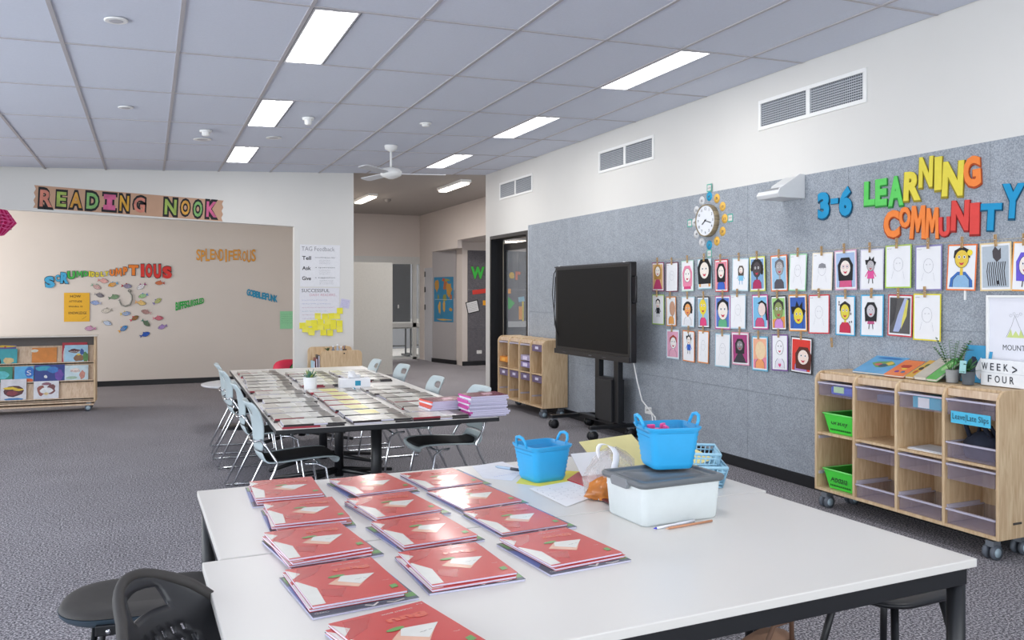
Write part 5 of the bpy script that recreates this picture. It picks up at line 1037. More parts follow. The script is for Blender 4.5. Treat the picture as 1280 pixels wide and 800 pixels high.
# succulent and tissue box
def pot(name, lab, x, y, z, r, h_, colr, cat='plant'):
    t = thing(name, lab, cat, (x, y, z))
    MB().lathe([(r*.86, 0), (r, h_), (r*.9, h_), (r*.86, h_*.85), (.001, h_*.85)], M(colr, .5, var=.02), n=24).obj('pot', t)
    MB().lathe([(r*.87, h_*.84), (.001, h_*.88)], M('#3d2f25', .95, bump=.4, scale=150), n=16, cap0=False).obj('soil', t)
    return t
def leaf(m, base, dirv, ln, wd, mat, droop=.3, th=0):
    d_ = Vector(dirv).normalized(); s_ = d_.cross(Vector((0, 0, 1))); s_ = s_.normalized() if s_.length > .01 else Vector((1, 0, 0)); b = Vector(base); L = []; R = []; n = 5
    for k in range(n+1):
        u = k/n; p = b+d_*ln*u+Vector((0, 0, -droop*ln*u*u)); w2 = wd/2*math.sin(math.pi*min(.98, .12+.86*u))**.8*(1 if u < 1 else .1); L.append(p-s_*w2); R.append(p+s_*w2)
    o = len(L); fs = [(k, k+1, o+k+1, o+k) for k in range(n)]
    return m.add(L+R, fs, mat, True)
t = pot('potted_succulent', 'small succulent in a white pot in the middle of the long table', 1.19, 6.78, .7205, .055, .115, '#e8e9ea')
for k in range(22):
    a = k*2.4; e = .3+.9*(k/22); m = leaf(MB(), (0, 0, .10), (math.cos(a)*math.cos(e), math.sin(a)*math.cos(e), math.sin(e)), .055+.02*math.sin(k), .022, M(['#5e7d52', '#3f6b60', '#8a9a4a', '#4b7a6a'][k % 4], .5, var=.1), -.2); m.obj('leaf', t, solid=.003)
t = thing('tissue_box', 'white tissue box with a teal square and a raised tissue on the long table', 'box', (1.56, 6.84, .7205), -.1)
MB().box(-.125, .125, -.06, .06, 0, .085, M('#e9eaee', .5, var=.02)).obj('carton', t, bevel=.003)
MB().box(.0, .045, -.0615, -.06, .03, .07, M('#1f8fb0', .5)).obj('label_square', t)
m = MB(); vs = [(-.05+.1*i/6, .02*math.sin(i*1.4+j), .085+.06*j/4-(.03*j/4 if i > 3 else 0)) for j in range(5) for i in range(7)]; m.add(vs, [(j*7+i, j*7+i+1, (j+1)*7+i+1, (j+1)*7+i) for j in range(4) for i in range(6)], PAPER, True); m.obj('tissue', t, solid=.002)
tag(MB().box(-.085, .085, -.06, .06, 0, .012, M('#6b5346', .5)).obj('notebook'), 'slim dark brown notebook beside the white pot', 'book'); bpy.data.objects['notebook'].location = (1.342, 6.82, .7205)
t = thing('glue_stick', 'teal capped marker lying left of the tissue box', 'marker', (1.5, 6.68, .731), .9); MB().cyl((-.05, 0, 0), (.03, 0, 0), .010, WHITE, 12).obj('barrel', t); MB().cyl((.03, 0, 0), (.055, 0, 0), .0105, M('#1f8fb0', .4), 12).obj('cap', t)
# ================================================================== BLUE TUBS, STORAGE BOX, BASKETS
BLU = M('#32a9e4', .35, var=.02); BLUI = M('#2a98d2', .45, var=.02)
def tub(lab, x, y, z, rz):
    t = thing('handled_tub', lab, 'tub', (x, y, z), rz)
    outer = [rr(0, 0, .070+.0008, .066, .022, .0, 5), rr(0, 0, .074, .070, .024, .004, 5)]
    for k in range(7): zz = .02+.017*k; g_ = .076+.018*zz/.14; outer += [rr(0, 0, g_+.0012, g_-.003, .026, zz, 5), rr(0, 0, g_+.0002, g_-.004, .026, zz+.009, 5)]
    outer += [rr(0, 0, .098, .093, .03, .138, 5), rr(0, 0, .102, .097, .031, .146, 5), rr(0, 0, .102, .097, .031, .15, 5)]
    MB().loft(outer, BLU, True, False).obj('body', t)
    MB().loft([rr(0, 0, .102, .097, .031, .15, 5), rr(0, 0, .096, .091, .029, .15, 5), rr(0, 0, .072, .068, .023, .004, 5)], BLUI, False, True).obj('inner_wall', t)
    for s in (-1, 1):
        MB().tube([(s*.099, -.035, .143), (s*.107, -.034, .165), (s*.112, -.024, .182), (s*.114, 0, .187), (s*.112, .024, .182), (s*.107, .034, .165), (s*.099, .035, .143)], [.006, .006, .0065, .007, .0065, .006, .006], BLU, 8).obj('handle', t)
    return t
tub('blue square tub standing on the table in front of the papers', 1.525, 3.175, TZ+.0008, math.radians(8))
BX, BY, BR = 1.665, 2.475, math.radians(2)
tub('blue square tub with pink pegs, standing on the grey lid', 1.725, 2.545, TZ+.158, math.radians(-12))
for k, (dx, dy, dz) in enumerate(((-.03, .02, .105), (.005, .01, .11), (-.015, -.02, .108))):
    t = thing('pink_clip', ['pink plastic clip at the left inside the upper blue tub', 'pink plastic clip at the right inside the upper blue tub', 'pink plastic clip lying nearest inside the upper blue tub'][k], 'clip', (1.715+dx, 2.545+dy, TZ+.158+dz), .6*k)
    MB().box(-.024, .024, -.012, .012, 0, .03, M('#f06aa8', .4)).obj('jaw', t, bevel=.005); MB().box(-.03, .0, -.006, .006, .03, .045, M('#e84f97', .4)).obj('grip', t, bevel=.003)
MB_ = MB().loft([rr(0, 0, .055, .05, .02, .006), rr(0, 0, .08, .075, .02, .105)], M('#e8a0c0', .6), True, True)
t = thing('storage_box', 'translucent white storage box with a grey clip-on lid on the front table', 'box', (BX, BY+.01, TZ), BR)
FRO = M('#dfe6e6', .3, var=.02, alpha=.93)
MB().loft([rr(0, 0, .150, .108, .02, 0), rr(0, 0, .157, .114, .022, .008), rr(0, 0, .166, .122, .024, .135)], FRO, True, False).obj('body', t)
LID = M('#62676b', .35, var=.02)
MB().loft([rr(0, 0, .172, .128, .026, .131), rr(0, 0, .179, .133, .028, .135), rr(0, 0, .180, .134, .028, .147), rr(0, 0, .176, .130, .026, .152), rr(0, 0, .160, .114, .02, .152), rr(0, 0, .157, .111, .018, .146), rr(0, 0, .12, .08, .014, .146), rr(0, 0, .118, .078, .012, .149), rr(0, 0, .02, .02, .008, .149)], LID, False, True).obj('lid', t)
for s in (-1, 1): MB().prism([(-.045, .118), (.045, .118), (.055, .135), (.045, .150), (-.045, .150), (-.055, .135)], s*.176-.008, s*.176+.008, M('#7d8286', .35), Matrix(((0, 0, 1, 0), (1, 0, 0, 0), (0, 1, 0, 0), (0, 0, 0, 1)))).obj('latch', t, bevel=.003)
LB = M('#a5d3ea', .4, var=.02)
def open_basket(lab, x, y, z, rz, a=.15, b=.11, h_=.085):
    t = thing('openwork_basket', lab, 'basket', (x, y, z), rz); tp = .02
    MB().box(-a+tp, a-tp, -b+tp, b-tp, 0, .003, LB).obj('base', t)
    m = MB()
    def wall(p0, p1, q0, q1, n):
        # p bottom edge, q top edge
        for k in range(n+1):
            u = k/n; A = Vector(p0).lerp(Vector(p1), u); B = Vector(q0).lerp(Vector(q1), u); m.tube([A, B], .0028 if 0 < k < n else .005, LB, 5)
        for v in (0, .18, .48, .78): A = Vector(p0).lerp(Vector(q0), v); B = Vector(p1).lerp(Vector(q1), v); m.tube([A, B], .0035, LB, 5)
    c0 = [(-a+tp, -b+tp, .003), (a-tp, -b+tp, .003), (a-tp, b-tp, .003), (-a+tp, b-tp, .003)]; c1 = [(-a, -b, h_), (a, -b, h_), (a, b, h_), (-a, b, h_)]
    for k in range(4): wall(c0[k], c0[(k+1) % 4], c1[k], c1[(k+1) % 4], 16 if k % 2 == 0 else 12)
    o = m.obj('lattice', t); o['kind'] = 'stuff'
    MB().tube(c1, .006, LB, 8, closed=True).obj('rim', t)
open_basket('light blue openwork basket behind the storage box, lower of two nested', 2.04, 2.87, TZ+.0005, math.radians(-28))
open_basket('light blue openwork basket resting inside the lower one', 2.035, 2.90, TZ+.05, math.radians(-31))
tag(MB().prism([(-.09, -.1), (.09, -.1), (.09, .1), (-.09, .1)], 0, .001, M('#efe2a0', .7)).obj('paper_sheet'), 'cream paper sheet lying inside the upper light blue basket', 'paper')
o = bpy.data.objects[[q.name for q in bpy.data.objects if q.name.startswith('paper_sheet')][-1]]; o.location = (2.02, 2.88, TZ+.115); o.rotation_euler = (.25, -.15, .2)
# papers and stationery
def flat(name, pts, z, mat, lab, cat='paper', th=.0008, writing=None, tilt=None):
    cx = sum(p[0] for p in pts)/len(pts); cy = sum(p[1] for p in pts)/len(pts); t = thing(name, lab, cat, (cx, cy, z))
    MB().prism([(p[0]-cx, p[1]-cy) for p in pts], 0, th, mat).obj('sheet', t)
    if writing: m = MB(); writing(m, th+.0004); m.obj('printed_lines', t)
    if tilt: t.rotation_euler = tilt
    return t
Q = lambda L, z=TZ: [onZ(px, py, z) for px, py in L]
def lay(pts): return pts if sum((pts[k][0]*pts[(k+1) % len(pts)][1]-pts[(k+1) % len(pts)][0]*pts[k][1]) for k in range(len(pts))) > 0 else pts[::-1]
flat('yellow_sheet', lay(Q([(645, 604), (662, 586), (735, 590), (728, 600), (676, 608)])), TZ, M('#efe05a', .7, var=.02), 'yellow paper lying under the front blue tub')
def wr(m, z):
    for a in range(4):
        for b in range(4): x, y = -.1+.055*a, -.1+.05*b; scribble(m, x, x+.035, y, .006, z, M('#8a8a98', .8), .0012); m.stroke([(x, y+.02), (x, y+.03)], .0015, z, M('#6a6a78', .8))
flat('worksheet', lay(Q([(661, 611), (717, 601), (757, 616), (708, 634)])), TZ+.001, PAPER, 'white printed worksheet left of the grey-lidded box', writing=wr)
flat('worksheet', lay(Q([(590, 583), (628, 577), (655, 588), (640, 601), (604, 598)])), TZ, M('#e9e9ee', .8), 'white sheet with a dotted binding row left of the front blue tub', writing=lambda m, z: [m.disc((-.06+.012*k, -.10+.003*k), .003, .003, z, M('#8fa0d8', .6), 8) for k in range(11)])
flat('red_folder', lay(Q([(709, 601), (722, 592), (755, 588), (790, 600), (770, 618), (740, 612)])), TZ+.002, M('#b5242c', .4, var=.03), 'dark red folder sticking out left of the plastic bag', 'folder', th=.004)
flat('picture_card', lay(Q([(733, 617), (752, 598), (775, 604), (772, 632), (765, 634)])), TZ+.0065, M('#5d1f2a', .4, var=.4, scale=30), 'dark crimson patterned booklet wedged beside the storage box', 'book', th=.006)
def stick(name, a, b, r, colr, lab, cat, tipc=None, capc=None, n=10):
    A = Vector((*onZ(*a, TZ+r), TZ+r+.0004)); B = Vector((*onZ(*b, TZ+r), TZ+r+.0004)); D = B-A; ln = D.length; t = thing(name, lab, cat, A, math.atan2(D.y, D.x))
    MB().tube([(.012, 0, 0), (ln, 0, 0)], r, M(colr, .35), n).obj('barrel', t)
    MB().tube([(0, 0, 0), (.012, 0, 0)], [r*.25, r*.9], M(tipc or colr, .4), n).obj('tip', t)
    if capc: MB().tube([(ln*.6, 0, 0), (ln*1.0, 0, 0)], r*1.15, M(capc, .3), n).obj('cap', t)
stick('ballpoint_pen', (817, 661), (868, 651), .0042, '#e9e9f0', 'white ballpoint pen with blue tip in front of the storage box', 'pen', '#3a3ad0', '#dfe2ea')
stick('pencil', (832, 661), (890, 651), .0038, '#c98d6a', 'unpainted wooden pencil beside the white pen', 'pencil', '#e0b090')
stick('marker_pen', (619, 583), (652, 588), .006, '#a9bcd0', 'grey-blue marker with dark cap left of the front blue tub', 'pen', None, '#2c3440')
# yellow card and white paper leaning behind, plastic bag with orange packet
t = thing('cream_folder', 'pale yellow folder propped up behind the plastic bag', 'folder', (1.93, 3.22, TZ), .25); 
MB().prism([(-.17, -.1), (.16, -.1), (.16, .1), (-.17, .1)], 0, .004, M('#eadf9e', .6, var=.02), Matrix.Translation((0, 0, .066)) @ Matrix.Rotation(.62, 4, 'X')).obj('sheet', t)
t = thing('white_envelope', 'white paper corner standing up left of the plastic bag', 'paper', (1.76, 3.14, TZ), .1)
MB().prism([(-.09, -.05), (.09, -.055), (.09, .055), (-.10, .06)], 0, .002, PAPER, Matrix.Translation((0, 0, .05)) @ Matrix.Rotation(.85, 4, 'X')).obj('sheet', t)
t = thing('plastic_bag', 'crumpled clear and white plastic bag of orange packets behind the storage box', 'bag', (1.665, 2.83, TZ+.004), .1)
random.seed(2)
def lump(a, b, h_, seed, rough, z0=0, n=22):
    random.seed(seed); rings = []; ph = [random.uniform(0, 6) for _ in range(6)]
    for z, k in ((0, .85), (.2, 1), (.45, .95), (.7, .75), (.88, .45), (1, .12)):
        rings.append([(a*k*math.cos(q*2*math.pi/n)*(1+rough*math.sin(q*2.7+ph[0]+z*5)+rough*.6*math.sin(q*5.1+ph[1]+z*9)), b*k*math.sin(q*2*math.pi/n)*(1+rough*math.sin(q*3.3+ph[2]+z*7)), z0+h_*z*(1+rough*.5*math.sin(q*1.9+ph[3]))) for q in range(n)])
    return MB(), rings
m, rg = lump(.095, .055, .08, 4, .22); m.loft([[(p[0]-.055, p[1]-.055, p[2]) for p in r] for r in rg], M('#e07d34', .35, var=.35, scale=20, coat=.3)); m.obj('orange_packet', t)
m, rg = lump(.12, .085, .165, 9, .2); m.loft(rg, M('#e2dcd8', .12, var=.05, alpha=.33)); m.obj('clear_film', t)
WPL = M('#ecebee', .3, var=.02)
m = MB()
for pts, w0 in (([(-.105, -.06, .0), (-.075, -.085, .05), (-.05, -.075, .11), (.0, -.04, .165), (-.03, -.01, .19)], .034), ([(-.03, -.01, .19), (-.065, .0, .20), (-.07, .01, .165), (-.05, .01, .12)], .02)):
    n = len(pts); vs = []
    for k, p in enumerate(pts): vs += [(p[0]-w0/2, p[1]-.004*(k % 2), p[2]+.004), (p[0], p[1]-.012, p[2]), (p[0]+w0/2, p[1], p[2]-.004)]
    m.add(vs, [(k*3+j, k*3+j+1, (k+1)*3+j+1, (k+1)*3+j) for k in range(n-1) for j in (0, 1)], WPL, True)
m.obj('handle', t, solid=.003, subsurf=1)
m = MB().prism([(-.125, -.08), (-.075, -.10), (-.03, -.075), (-.09, -.04)], 0, .01, WPL); m.obj('white_corner', t, bevel=.003)
m = MB().prism([(-.105, -.072), (-.08, -.082), (-.08, -.082), (-.08, -.08)], .01, .01, INK)
MB().box(-.012, .012, -.001, 0, 0, .03, M('#d8d8dc', .5), Matrix.Translation((-.06, -.092, .02))).obj('barcode_panel', t)
# ================================================================== TOP OF THE RIGHT UNIT
def leaning_book(y0, y1, x0, ln, tilt, c1, lab, z=.9605, th=.012, art=None, page='#e4e0d6', twist=0):
    t = thing('picture_book', lab, 'book'); t.matrix_world = Matrix.Translation((x0, (y0+y1)/2, z)) @ Matrix.Rotation(twist, 4, 'Z') @ Matrix(((0, 1, 0, 0), (-1, 0, 0, 0), (0, 0, 1, 0), (0, 0, 0, 1))) @ Matrix.Rotation(tilt, 4, 'X')
    w_ = y1-y0; MB().box(-w_/2+.003, w_/2-.003, .002, ln-.003, .001, th-.001, M(page, .7)).obj('pages', t); MB().box(-w_/2, w_/2, 0, ln, 0, .001, M(c1, .4)).box(-w_/2, w_/2, 0, ln, th-.001, th, M(c1, .35, var=.08, scale=12, coat=.2)).obj('cover', t)
    m = MB(); random.seed(int(y0*1000)); 
    for k, (c_, cx, cy, a, b) in enumerate(art or []): m.poly([(cx*w_+a*w_*random.uniform(.7, 1.2)*math.cos(q*math.pi/5), cy*ln+b*ln*random.uniform(.7, 1.2)*math.sin(q*math.pi/5)) for q in range(10)], th+.0004+.0001*k, M(c_, .5, var=.1))
    if art: m.obj('cover_art', t)
tl = .40
leaning_book(4.06, 4.34, 4.47, .255, tl, '#5fa3d0', 'light blue picture book leaning at the left end of the unit top', art=[('#6f9a58', .05, .55, .3, .2), ('#c9605a', -.05, .5, .12, .08), ('#3f5a6a', .1, .45, .14, .1), ('#d9b84a', .2, .6, .1, .1), ('#2f6fb0', 0, .88, .4, .05)])
leaning_book(3.90, 4.055, 4.45, .225, tl, '#ea7a30', 'orange picture book leaning beside the light blue one', art=[('#b03a2a', 0, .6, .3, .12), ('#7a3a8a', -.1, .25, .1, .08), ('#3f6a9a', .2, .25, .1, .08), ('#e8c84a', .05, .45, .12, .06)], z=.962)
leaning_book(3.83, 3.895, 4.46, .245, tl, '#d9a83a', 'yellow patterned picture book between the orange and green books', art=[('#3a3a30', 0, .5, .25, .1), ('#4a6a3a', .1, .7, .2, .1), ('#b8552a', -.1, .3, .2, .1)], z=.963)
leaning_book(3.735, 3.825, 4.46, .265, tl+.03, '#c8bfb0', 'grey-beige book with thick cream pages next to the green one', z=.9615, th=.02)
leaning_book(3.655, 3.73, 4.455, .27, tl+.06, '#55b04a', 'green-covered book at the right of the leaning row', art=[('#a8d890', 0, .6, .3, .2)], z=.9605, th=.016)
leaning_book(3.44, 3.62, 4.63, .23, 1.32, '#3a9ac8', 'blue picture book standing up behind the two potted plants', art=[('#1c2a44', -.15, .4, .25, .3), ('#e4e6ea', .15, .4, .16, .3), ('#c88a5a', .3, .25, .1, .15)])
t = pot('potted_palm', 'small feathery palm in a light grey pot on the storage unit', 4.52, 3.60, .9605, .038, .078, '#9a9a98')
random.seed(14)
for k in range(9):
    a = k*2.4; e = random.uniform(1.0, 1.4); ln = random.uniform(.19, .27); dv = Vector((math.cos(a)*math.cos(e), math.sin(a)*math.cos(e), math.sin(e))); base = Vector((.01*math.cos(a), .01*math.sin(a), .066))
    f = MB().tube([base+dv*ln*u+Vector((0, 0, -.15*ln*u*u)) for u in (0, .25, .5, .75, 1)], [.002, .0018, .0015, .0012, .0008], M('#4c7a3a', .6), 5); f = f.obj('frond', t)
    m = MB(); s_ = dv.cross(Vector((0, 0, 1))).normalized()
    for q in range(8):
        u = .3+.7*q/8; p = base+dv*ln*u+Vector((0, 0, -.15*ln*u*u))
        for sg in (-1, 1): leaf(m, p, (s_*sg*1.0+dv*.7), .055*(1.1-.5*u), .011, M(['#2f5a32', '#477a3e', '#5c8a48'][q % 3], .5), .3)
    q_ = m.obj('leaflets', f); q_['kind'] = 'stuff'
t = pot('potted_plant', 'young broad-leaved plant with a tag in a dark grey pot', 4.50, 3.475, .9605, .038, .078, '#4c5359')
for k in range(14):
    a = k*2.4+.5; e = .35+.9*(k/14); m = leaf(MB(), (.006*math.cos(a), .006*math.sin(a), .066+.003*k), (math.cos(a)*math.cos(e), math.sin(a)*math.cos(e), math.sin(e)), random.uniform(.055, .09), .024, M(['#2f5f38', '#3f7a44', '#28502f'][k % 3], .4, var=.1), .25); m.obj('leaf', t, solid=.0012)
MB().box(-.0, .001, -.022, .022, 0, .075, M('#9fd0d0', .5), Matrix.Translation((-.038, .01, .068)) @ Matrix.Rotation(.1, 4, 'Y')).obj('plant_tag', t)
MB().lathe([(.001, 0), (.012, .006), (.014, .016), (.007, .026), (.001, .028)], M('#d9a890', .6), (.0, .01), 10).obj('bud', t); t.children[-1].location = (0, 0, .14)
# framed poster and letter lightbox
fy, fz0, fz1 = 3.475, 1.075, 1.49
t = thing('framed_poster', 'white framed poster of a pencil mountain lettered MOUNTAIN, right edge of the view', 'poster', mtx=RW(fy, fz0, 4.672)); W_, H_ = .40, .42
MB().box(0, W_, 0, .014, 0, .02, WHITE).box(0, W_, H_-.014, H_, 0, .02, WHITE).box(0, .014, .014, H_-.014, 0, .02, WHITE).box(W_-.014, W_, .014, H_-.014, 0, .02, WHITE).obj('frame', t, bevel=.002)
MB().box(.014, W_-.014, .014, H_-.014, .002, .005, M('#e6e6ee', .35, var=.02, scale=8)).obj('sheet', t)
m = MB(); m.stroke([(.12, .17), (.155, .24), (.175, .30), (.20, .24), (.235, .17)], .002, .0055, M('#8a8a90', .8)); m.poly([(.125, .17), (.15, .22), (.16, .18), (.18, .21), (.20, .18), (.21, .22), (.232, .17)], .0053, M('#cfdc8a', .8))
for k in range(4): m.stroke(ell((.15+.02*k, .30+.01*(k % 2)), .008, .008, 8), .0012, .0056, M('#7a7a82', .8))
m.obj('pencil_drawing', t); m = MB(); put_text(m, 'MOUNTAIN', .20, .11, .20, .032, .0056, INK, off=0); m.obj('lettering', t)
t = thing('lightbox_sign', 'white letter board reading WEEK > FOUR on the end of the storage unit', 'sign', mtx=RW(3.44, .9605, 4.56)); W_, H_ = .275, .155
MB().box(0, W_, 0, H_, -.04, 0, M('#eceef0', .4)).obj('case', t, bevel=.003)
for z in (.078,): MB().box(.004, W_-.004, z-.001, z+.001, 0, .0015, M('#c4c8cc', .4)).obj('rail', t)
for tx, cx, cz, ww in (('W', .028, .113, .038), ('E', .075, .113, .024), ('E', .117, .113, .024), ('K', .162, .113, .028), ('>', .215, .105, .03), ('F', .060, .042, .024), ('O', .108, .042, .032), ('U', .152, .042, .026), ('R', .198, .042, .026)):
    m = MB(); put_text(m, tx, cx, cz, ww, .042, .002, M('#2a2f3a', .5, var=0), off=.01); m.obj('letter', t)
# ================================================================== BOOK DISPLAY SHELF AT LEFT, BIRCH BROWSER, RED SEAT
t = thing('book_display', 'wide pale wood picture-book display on casters in front of the nook', 'shelf', (-2.05, 11.96, 0)); LW = 1.42
T_y = lambda pts, x0, x1, mat: MB().prism(pts, x0, x1, mat, Matrix(((0, 0, 1, 0), (1, 0, 0, 0), (0, 1, 0, 0), (0, 0, 0, 1))))
sp = [(0.02, .10), (.40, .10), (.40, .95), (.12, .95), (.12, .72), (.02, .62)]
for x in (0, LW-.022): T_y([(0.0, .12), (.42, .10), (.42, .955), (.10, .955), (.07, .74), (0, .62)], x, x+.022, BIRCH).obj('side_panel', t, bevel=.004)
MB().box(-.005, LW+.015, .06, .44, .955, .967, M('#d9d4cc', .5)).obj('top_panel', t, bevel=.003)
MB().box(.022, LW-.022, .30, .41, .14, .955, M('#6a6460', .7)).obj('back_panel', t)
for k, (yf, z0, hh) in enumerate(((.19, .62, .115), (.10, .39, .11), (.015, .175, .11))):
    MB().box(.022, LW-.022, yf, yf+.11, z0-.02, z0-.005, BIRCH).obj('shelf', t); MB().box(.022, LW-.022, yf, yf+.012, z0-.03, z0+.008, BIRCHE).obj('shelf_lip', t)
    MB().prism([(.022, 0), (LW-.022, 0), (LW-.022, .22), (.022, .22)], 0, .008, BIRCHE, Matrix.Translation((0, yf+.07, z0)) @ Matrix.Rotation(1.35, 4, 'X')).obj('sloped_back', t)
for z0 in (.075, .115): MB().box(.022, LW-.022, .02, .4, z0, z0+.02, BIRCHE).obj('lower_rail', t)
for x in (.08, LW-.08): caster(t, x, .06); caster(t, x, .36)
def face_book(x, tier, w_, h_, c1, art, lab, dy=0, dz=0):
    h_ *= 1.08
    yf, z0 = ((.19, .62), (.10, .39), (.015, .175))[tier]
    b = thing('picture_book', lab, 'book'); b.matrix_world = Matrix.Translation((-2.05+x, 11.96+yf+.022+dy, z0-.003+dz)) @ Matrix.Rotation(1.36, 4, 'X')
    MB().box(0, w_, 0, h_, 0, .008, M(c1, .4, var=.12, scale=15)).obj('cover', b); random.seed(int(x*100+tier)); m = MB()
    for k, (c_, cx, cy, a, bb) in enumerate(art): m.poly([(cx*w_+a*w_*random.uniform(.75, 1.1)*math.cos(q*math.pi/6), cy*h_+bb*h_*random.uniform(.75, 1.1)*math.sin(q*math.pi/6)) for q in range(12)], .0085+.0002*k, M(c_, .5, var=.15, scale=40))
    m.obj('cover_art', b); return b
def tt(b, txt, cx, cy, w_, h_, c_): m = MB(); put_text(m, txt, cx, cy, w_, h_, .0105, M(c_, .6, var=0), off=0); m.obj('title', b)
b = face_book(1.05, 0, .27, .21, '#a9cfe4', [('#8f6a4a', .6, .25, .25, .2), ('#5c8a50', .9, .3, .12, .3), ('#3f5a9a', .75, .6, .1, .18), ('#e4c85a', .6, .45, .1, .06), ('#5a2a30', .42, .66, .26, .13)], 'pale blue dinosaur picture book, top tier, right end'); tt(b, 'DINOSAUR', .115, .14, .12, .02, '#e8e0d8')
face_book(1.02, 0, .29, .24, '#c23a48', [('#e4dcd8', .1, .3, .06, .5)], 'crimson book standing behind the pale blue dinosaur book', dy=.03)
face_book(.68, 0, .28, .185, '#dd8a3a', [('#e8e0d0', .1, .8, .15, .12)], 'orange book, top tier, behind the wooden lip', dy=.03)
b = face_book(.28, 0, .24, .18, '#3fa6ae', [('#d9c08a', .6, .25, .3, .2), ('#26262a', .15, .2, .15, .22)], 'teal picture book, top tier, left of the orange book'); b = face_book(.2, 0, .30, .225, '#6a5a9a', [('#e8c23a', .5, .93, .5, .06), ('#c8402f', .3, .9, .04, .05), ('#c8402f', .6, .9, .04, .05)], 'book with red and yellow striped border behind the teal book', dy=.035)
b = face_book(1.06, 1, .27, .185, '#c9dbe0', [('#c98a7a', .75, .35, .13, .3), ('#e6d8d0', .45, .68, .22, .16), ('#a5c0a8', .3, .2, .25, .1)], 'pale book with a pink long-necked dinosaur, middle tier, right'); tt(b, 'DIPLODOCUS', .12, .125, .11, .016, '#a05a50')
face_book(.72, 1, .34, .20, '#2f3f86', [('#3fa0b8', .3, .8, .3, .16), ('#6a4aa0', .8, .4, .16, .4), ('#3f7ac0', .6, .7, .2, .2), ('#e6e8ea', .37, .3, .06, .1)], 'deep blue underwater picture book, middle tier'); b = face_book(.50, 1, .21, .19, '#5fb0dc', [('#e06a3a', .75, .12, .3, .14), ('#2f6fc0', .8, .6, .25, .35)], 'sky blue book with white lettering, middle tier'); tt(b, 'S', .16, .12, .05, .06, '#e8e8e8')
face_book(.22, 1, .26, .19, '#2f8f7a', [('#5fc0c4', .5, .5, .35, .3)], 'green book with turquoise panel, middle tier'); face_book(.36, 2, .28, .25, '#d9d6da', [('#5a2f36', .5, .45, .42, .3), ('#e6c23a', .35, .58, .3, .07), ('#e6c23a', .7, .5, .2, .06), ('#3f7fb8', .5, .06, .4, .08), ('#8a3a42', .45, .35, .25, .12)], 'white book with a maroon and yellow dragon, bottom tier')
face_book(.72, 2, .28, .215, '#dcdce0', [('#9a5a50', .3, .5, .18, .3), ('#7a4a4a', .7, .55, .18, .3), ('#e6e6ea', .5, .48, .28, .2), ('#8a5a6a', .5, .85, .2, .08), ('#d9c08a', .5, .3, .1, .08)], 'white book with a ring of red-brown animals, bottom tier'); face_book(.2, 2, .15, .24, '#2f4a9a', [('#c8303a', .7, .2, .25, .15), ('#e0e0e6', .6, .5, .2, .1)], 'blue and red book at the bottom left of the display')
# birch browser below the posters
t = thing('book_browser', 'rounded birch plywood book browser standing against the pier', 'shelf', (2.02, 11.38, 0))
def rpanel(x0, x1, z0, z1, y, mat, nm, r=.06):
    pts = [(x0, z0), (x1, z0)]+[(x1-r+r*math.sin(a), z1-r+r*math.cos(a)) for a in [math.pi/2-k*math.pi/12 for k in range(7)]]+[(x0+r-r*math.sin(a), z1-r+r*math.cos(a)) for a in [k*math.pi/12 for k in range(7)]]
    MB().prism(pts, -y-.018, -y, mat, Matrix(((1, 0, 0, 0), (0, 0, -1, 0), (0, 1, 0, 0), (0, 0, 0, 1)))).obj(nm, t, bevel=.003)
rpanel(0, .62, .05, .77, .33, BIRCH, 'rear_panel'); rpanel(.12, .69, .05, .73, .02, BIRCH, 'front_panel')
MB().box(.12, .138, .04, .33, .05, .66, BIRCH).box(.672, .69, .04, .33, .05, .66, BIRCH).box(.12, .69, .04, .33, .05, .07, BIRCH).obj('side_panels', t)
MB().cyl((.44, .012, .69), (.44, .02, .69), .009, BLACK, 12).obj('bolt', t)
for x in (.17, .64): caster(t, x, .16)
for k, (dx, c_, lb) in enumerate(((.03, '#a9d0e0', 'pale blue book in the left slot of the birch browser'), (.065, '#8a4a42', 'brown book in the left slot of the birch browser'), (.095, '#3a3a40', 'dark book in the left slot of the birch browser'))):
    b = thing('slim_book', lb, 'book', (2.02+dx, 11.44, .45)); MB().box(0, .02, 0, .2, -.37, .14+.04*k, M(c_, .5)).obj('cover', b); MB().box(.003, .017, -.001, .0, -.36, .13+.04*k, PG).obj('pages', b)
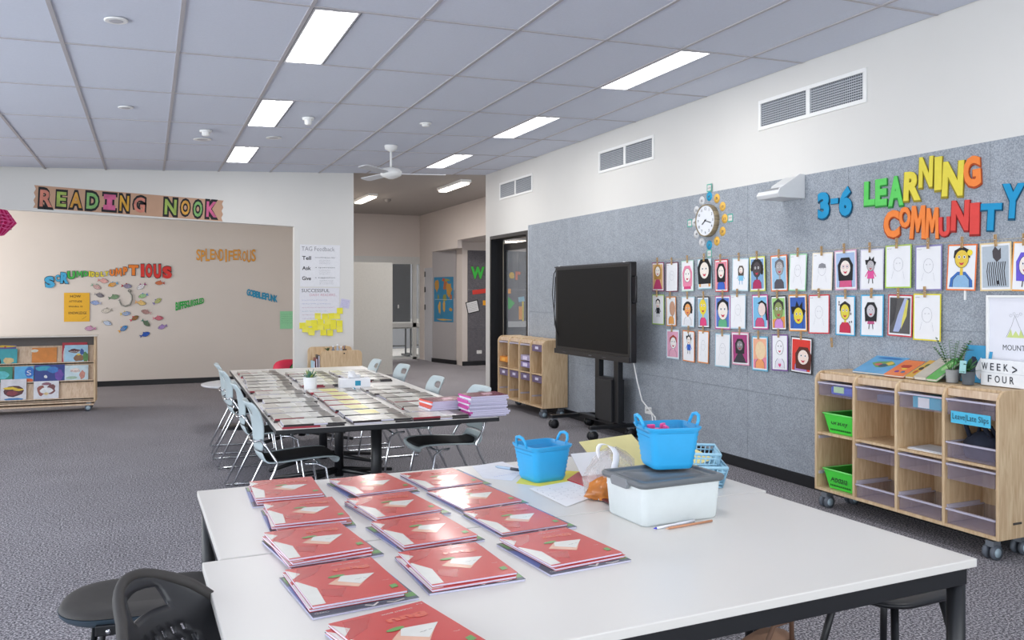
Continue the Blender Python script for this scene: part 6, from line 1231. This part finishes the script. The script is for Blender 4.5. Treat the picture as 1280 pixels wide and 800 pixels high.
for k, (dx, h_, c_, nm_, lb) in enumerate(((.25, .10, '#3f5a3a', 'plant_cutting', 'dark green leafy sprig on the birch browser'), (.32, .11, '#8a8f9a', 'bottle', 'grey bottle on the birch browser'), (.38, .13, '#b8c4d4', 'bottle', 'tall pale blue bottle on the birch browser'), (.43, .10, '#c8ccd8', 'bottle', 'small clear bottle on the birch browser'), (.48, .08, '#4a3a34', 'pencil_pot', 'dark brown pot of pencils on the birch browser'))):
    b = thing(nm_, lb, 'plant' if k == 0 else 'bottle' if k < 4 else 'pot', (2.02+dx, 11.55, .661))
    if k == 0:
        MB().lathe([(.018, -.0), (.02, .05), (.001, .05)], BLACK).obj('pot', b)
        for q in range(7): leaf(MB(), (0, 0, .05), (math.cos(q*2.4)*.6-.3, math.sin(q*2.4)*.5, 1), .09, .02, M(c_, .6), .3).obj('leaf', b, solid=.001)
    elif k == 4:
        MB().lathe([(.026, 0), (.028, h_), (.024, h_), (.022, .01)], M(c_, .5)).obj('cup', b)
        for q in range(4): MB().cyl((0, 0, .015), (.018*math.cos(q*1.6), .018*math.sin(q*1.6), .13), .003, M(['#c8a04a', '#4a4a8a', '#8a3a3a', '#3a3a3a'][q], .5), 6).obj('pencil', b)
    else: MB().lathe([(.022, 0), (.023, h_*.65), (.01, h_*.8), (.01, h_)], M(c_, .2, alpha=.8)).obj('body', b); MB().lathe([(.012, h_), (.012, h_+.02), (.001, h_+.021)], M('#e4e4ea', .4)).obj('cap', b)
MB().box(.138, .672, .04, .33, .64, .66, BIRCH).obj('top_shelf', t)
t = thing('floor_cushion', 'magenta-red upright padded cushion with green ringed circle beside the pier', 'cushion', (2.05, 12.75, 0), 0)
MB().loft([rr(0, 0, .34, .14, .1, 0), rr(0, 0, .37, .16, .12, .06), rr(0, 0, .37, .15, .12, .40), rr(0, 0, .33, .12, .1, .50), rr(0, 0, .2, .06, .05, .525)], M('#d42a4c', .6, var=.15, scale=3)).obj('cushion', t, subsurf=1)
m = MB(); Tm = BW(-.02, .37, -.155)
for r, c_, z in ((.13, '#1f3a2a', .001), (.115, '#5f9a58', .002), (.08, '#e8ddc8', .003)): m.add([Tm @ Vector((r*math.cos(a), r*math.sin(a), z)) for a in [k*math.pi/12 for k in range(24)]], [tuple(range(24))], M(c_, .6))
m.obj('round_motif', t)

for q in bpy.data.objects:
    n_ = q.name.split('.')[0]
    if n_ in ('lettering', 'cover_art', 'writing', 'printed_lines', 'markings') and q.parent is not None: q['kind'] = 'stuff'
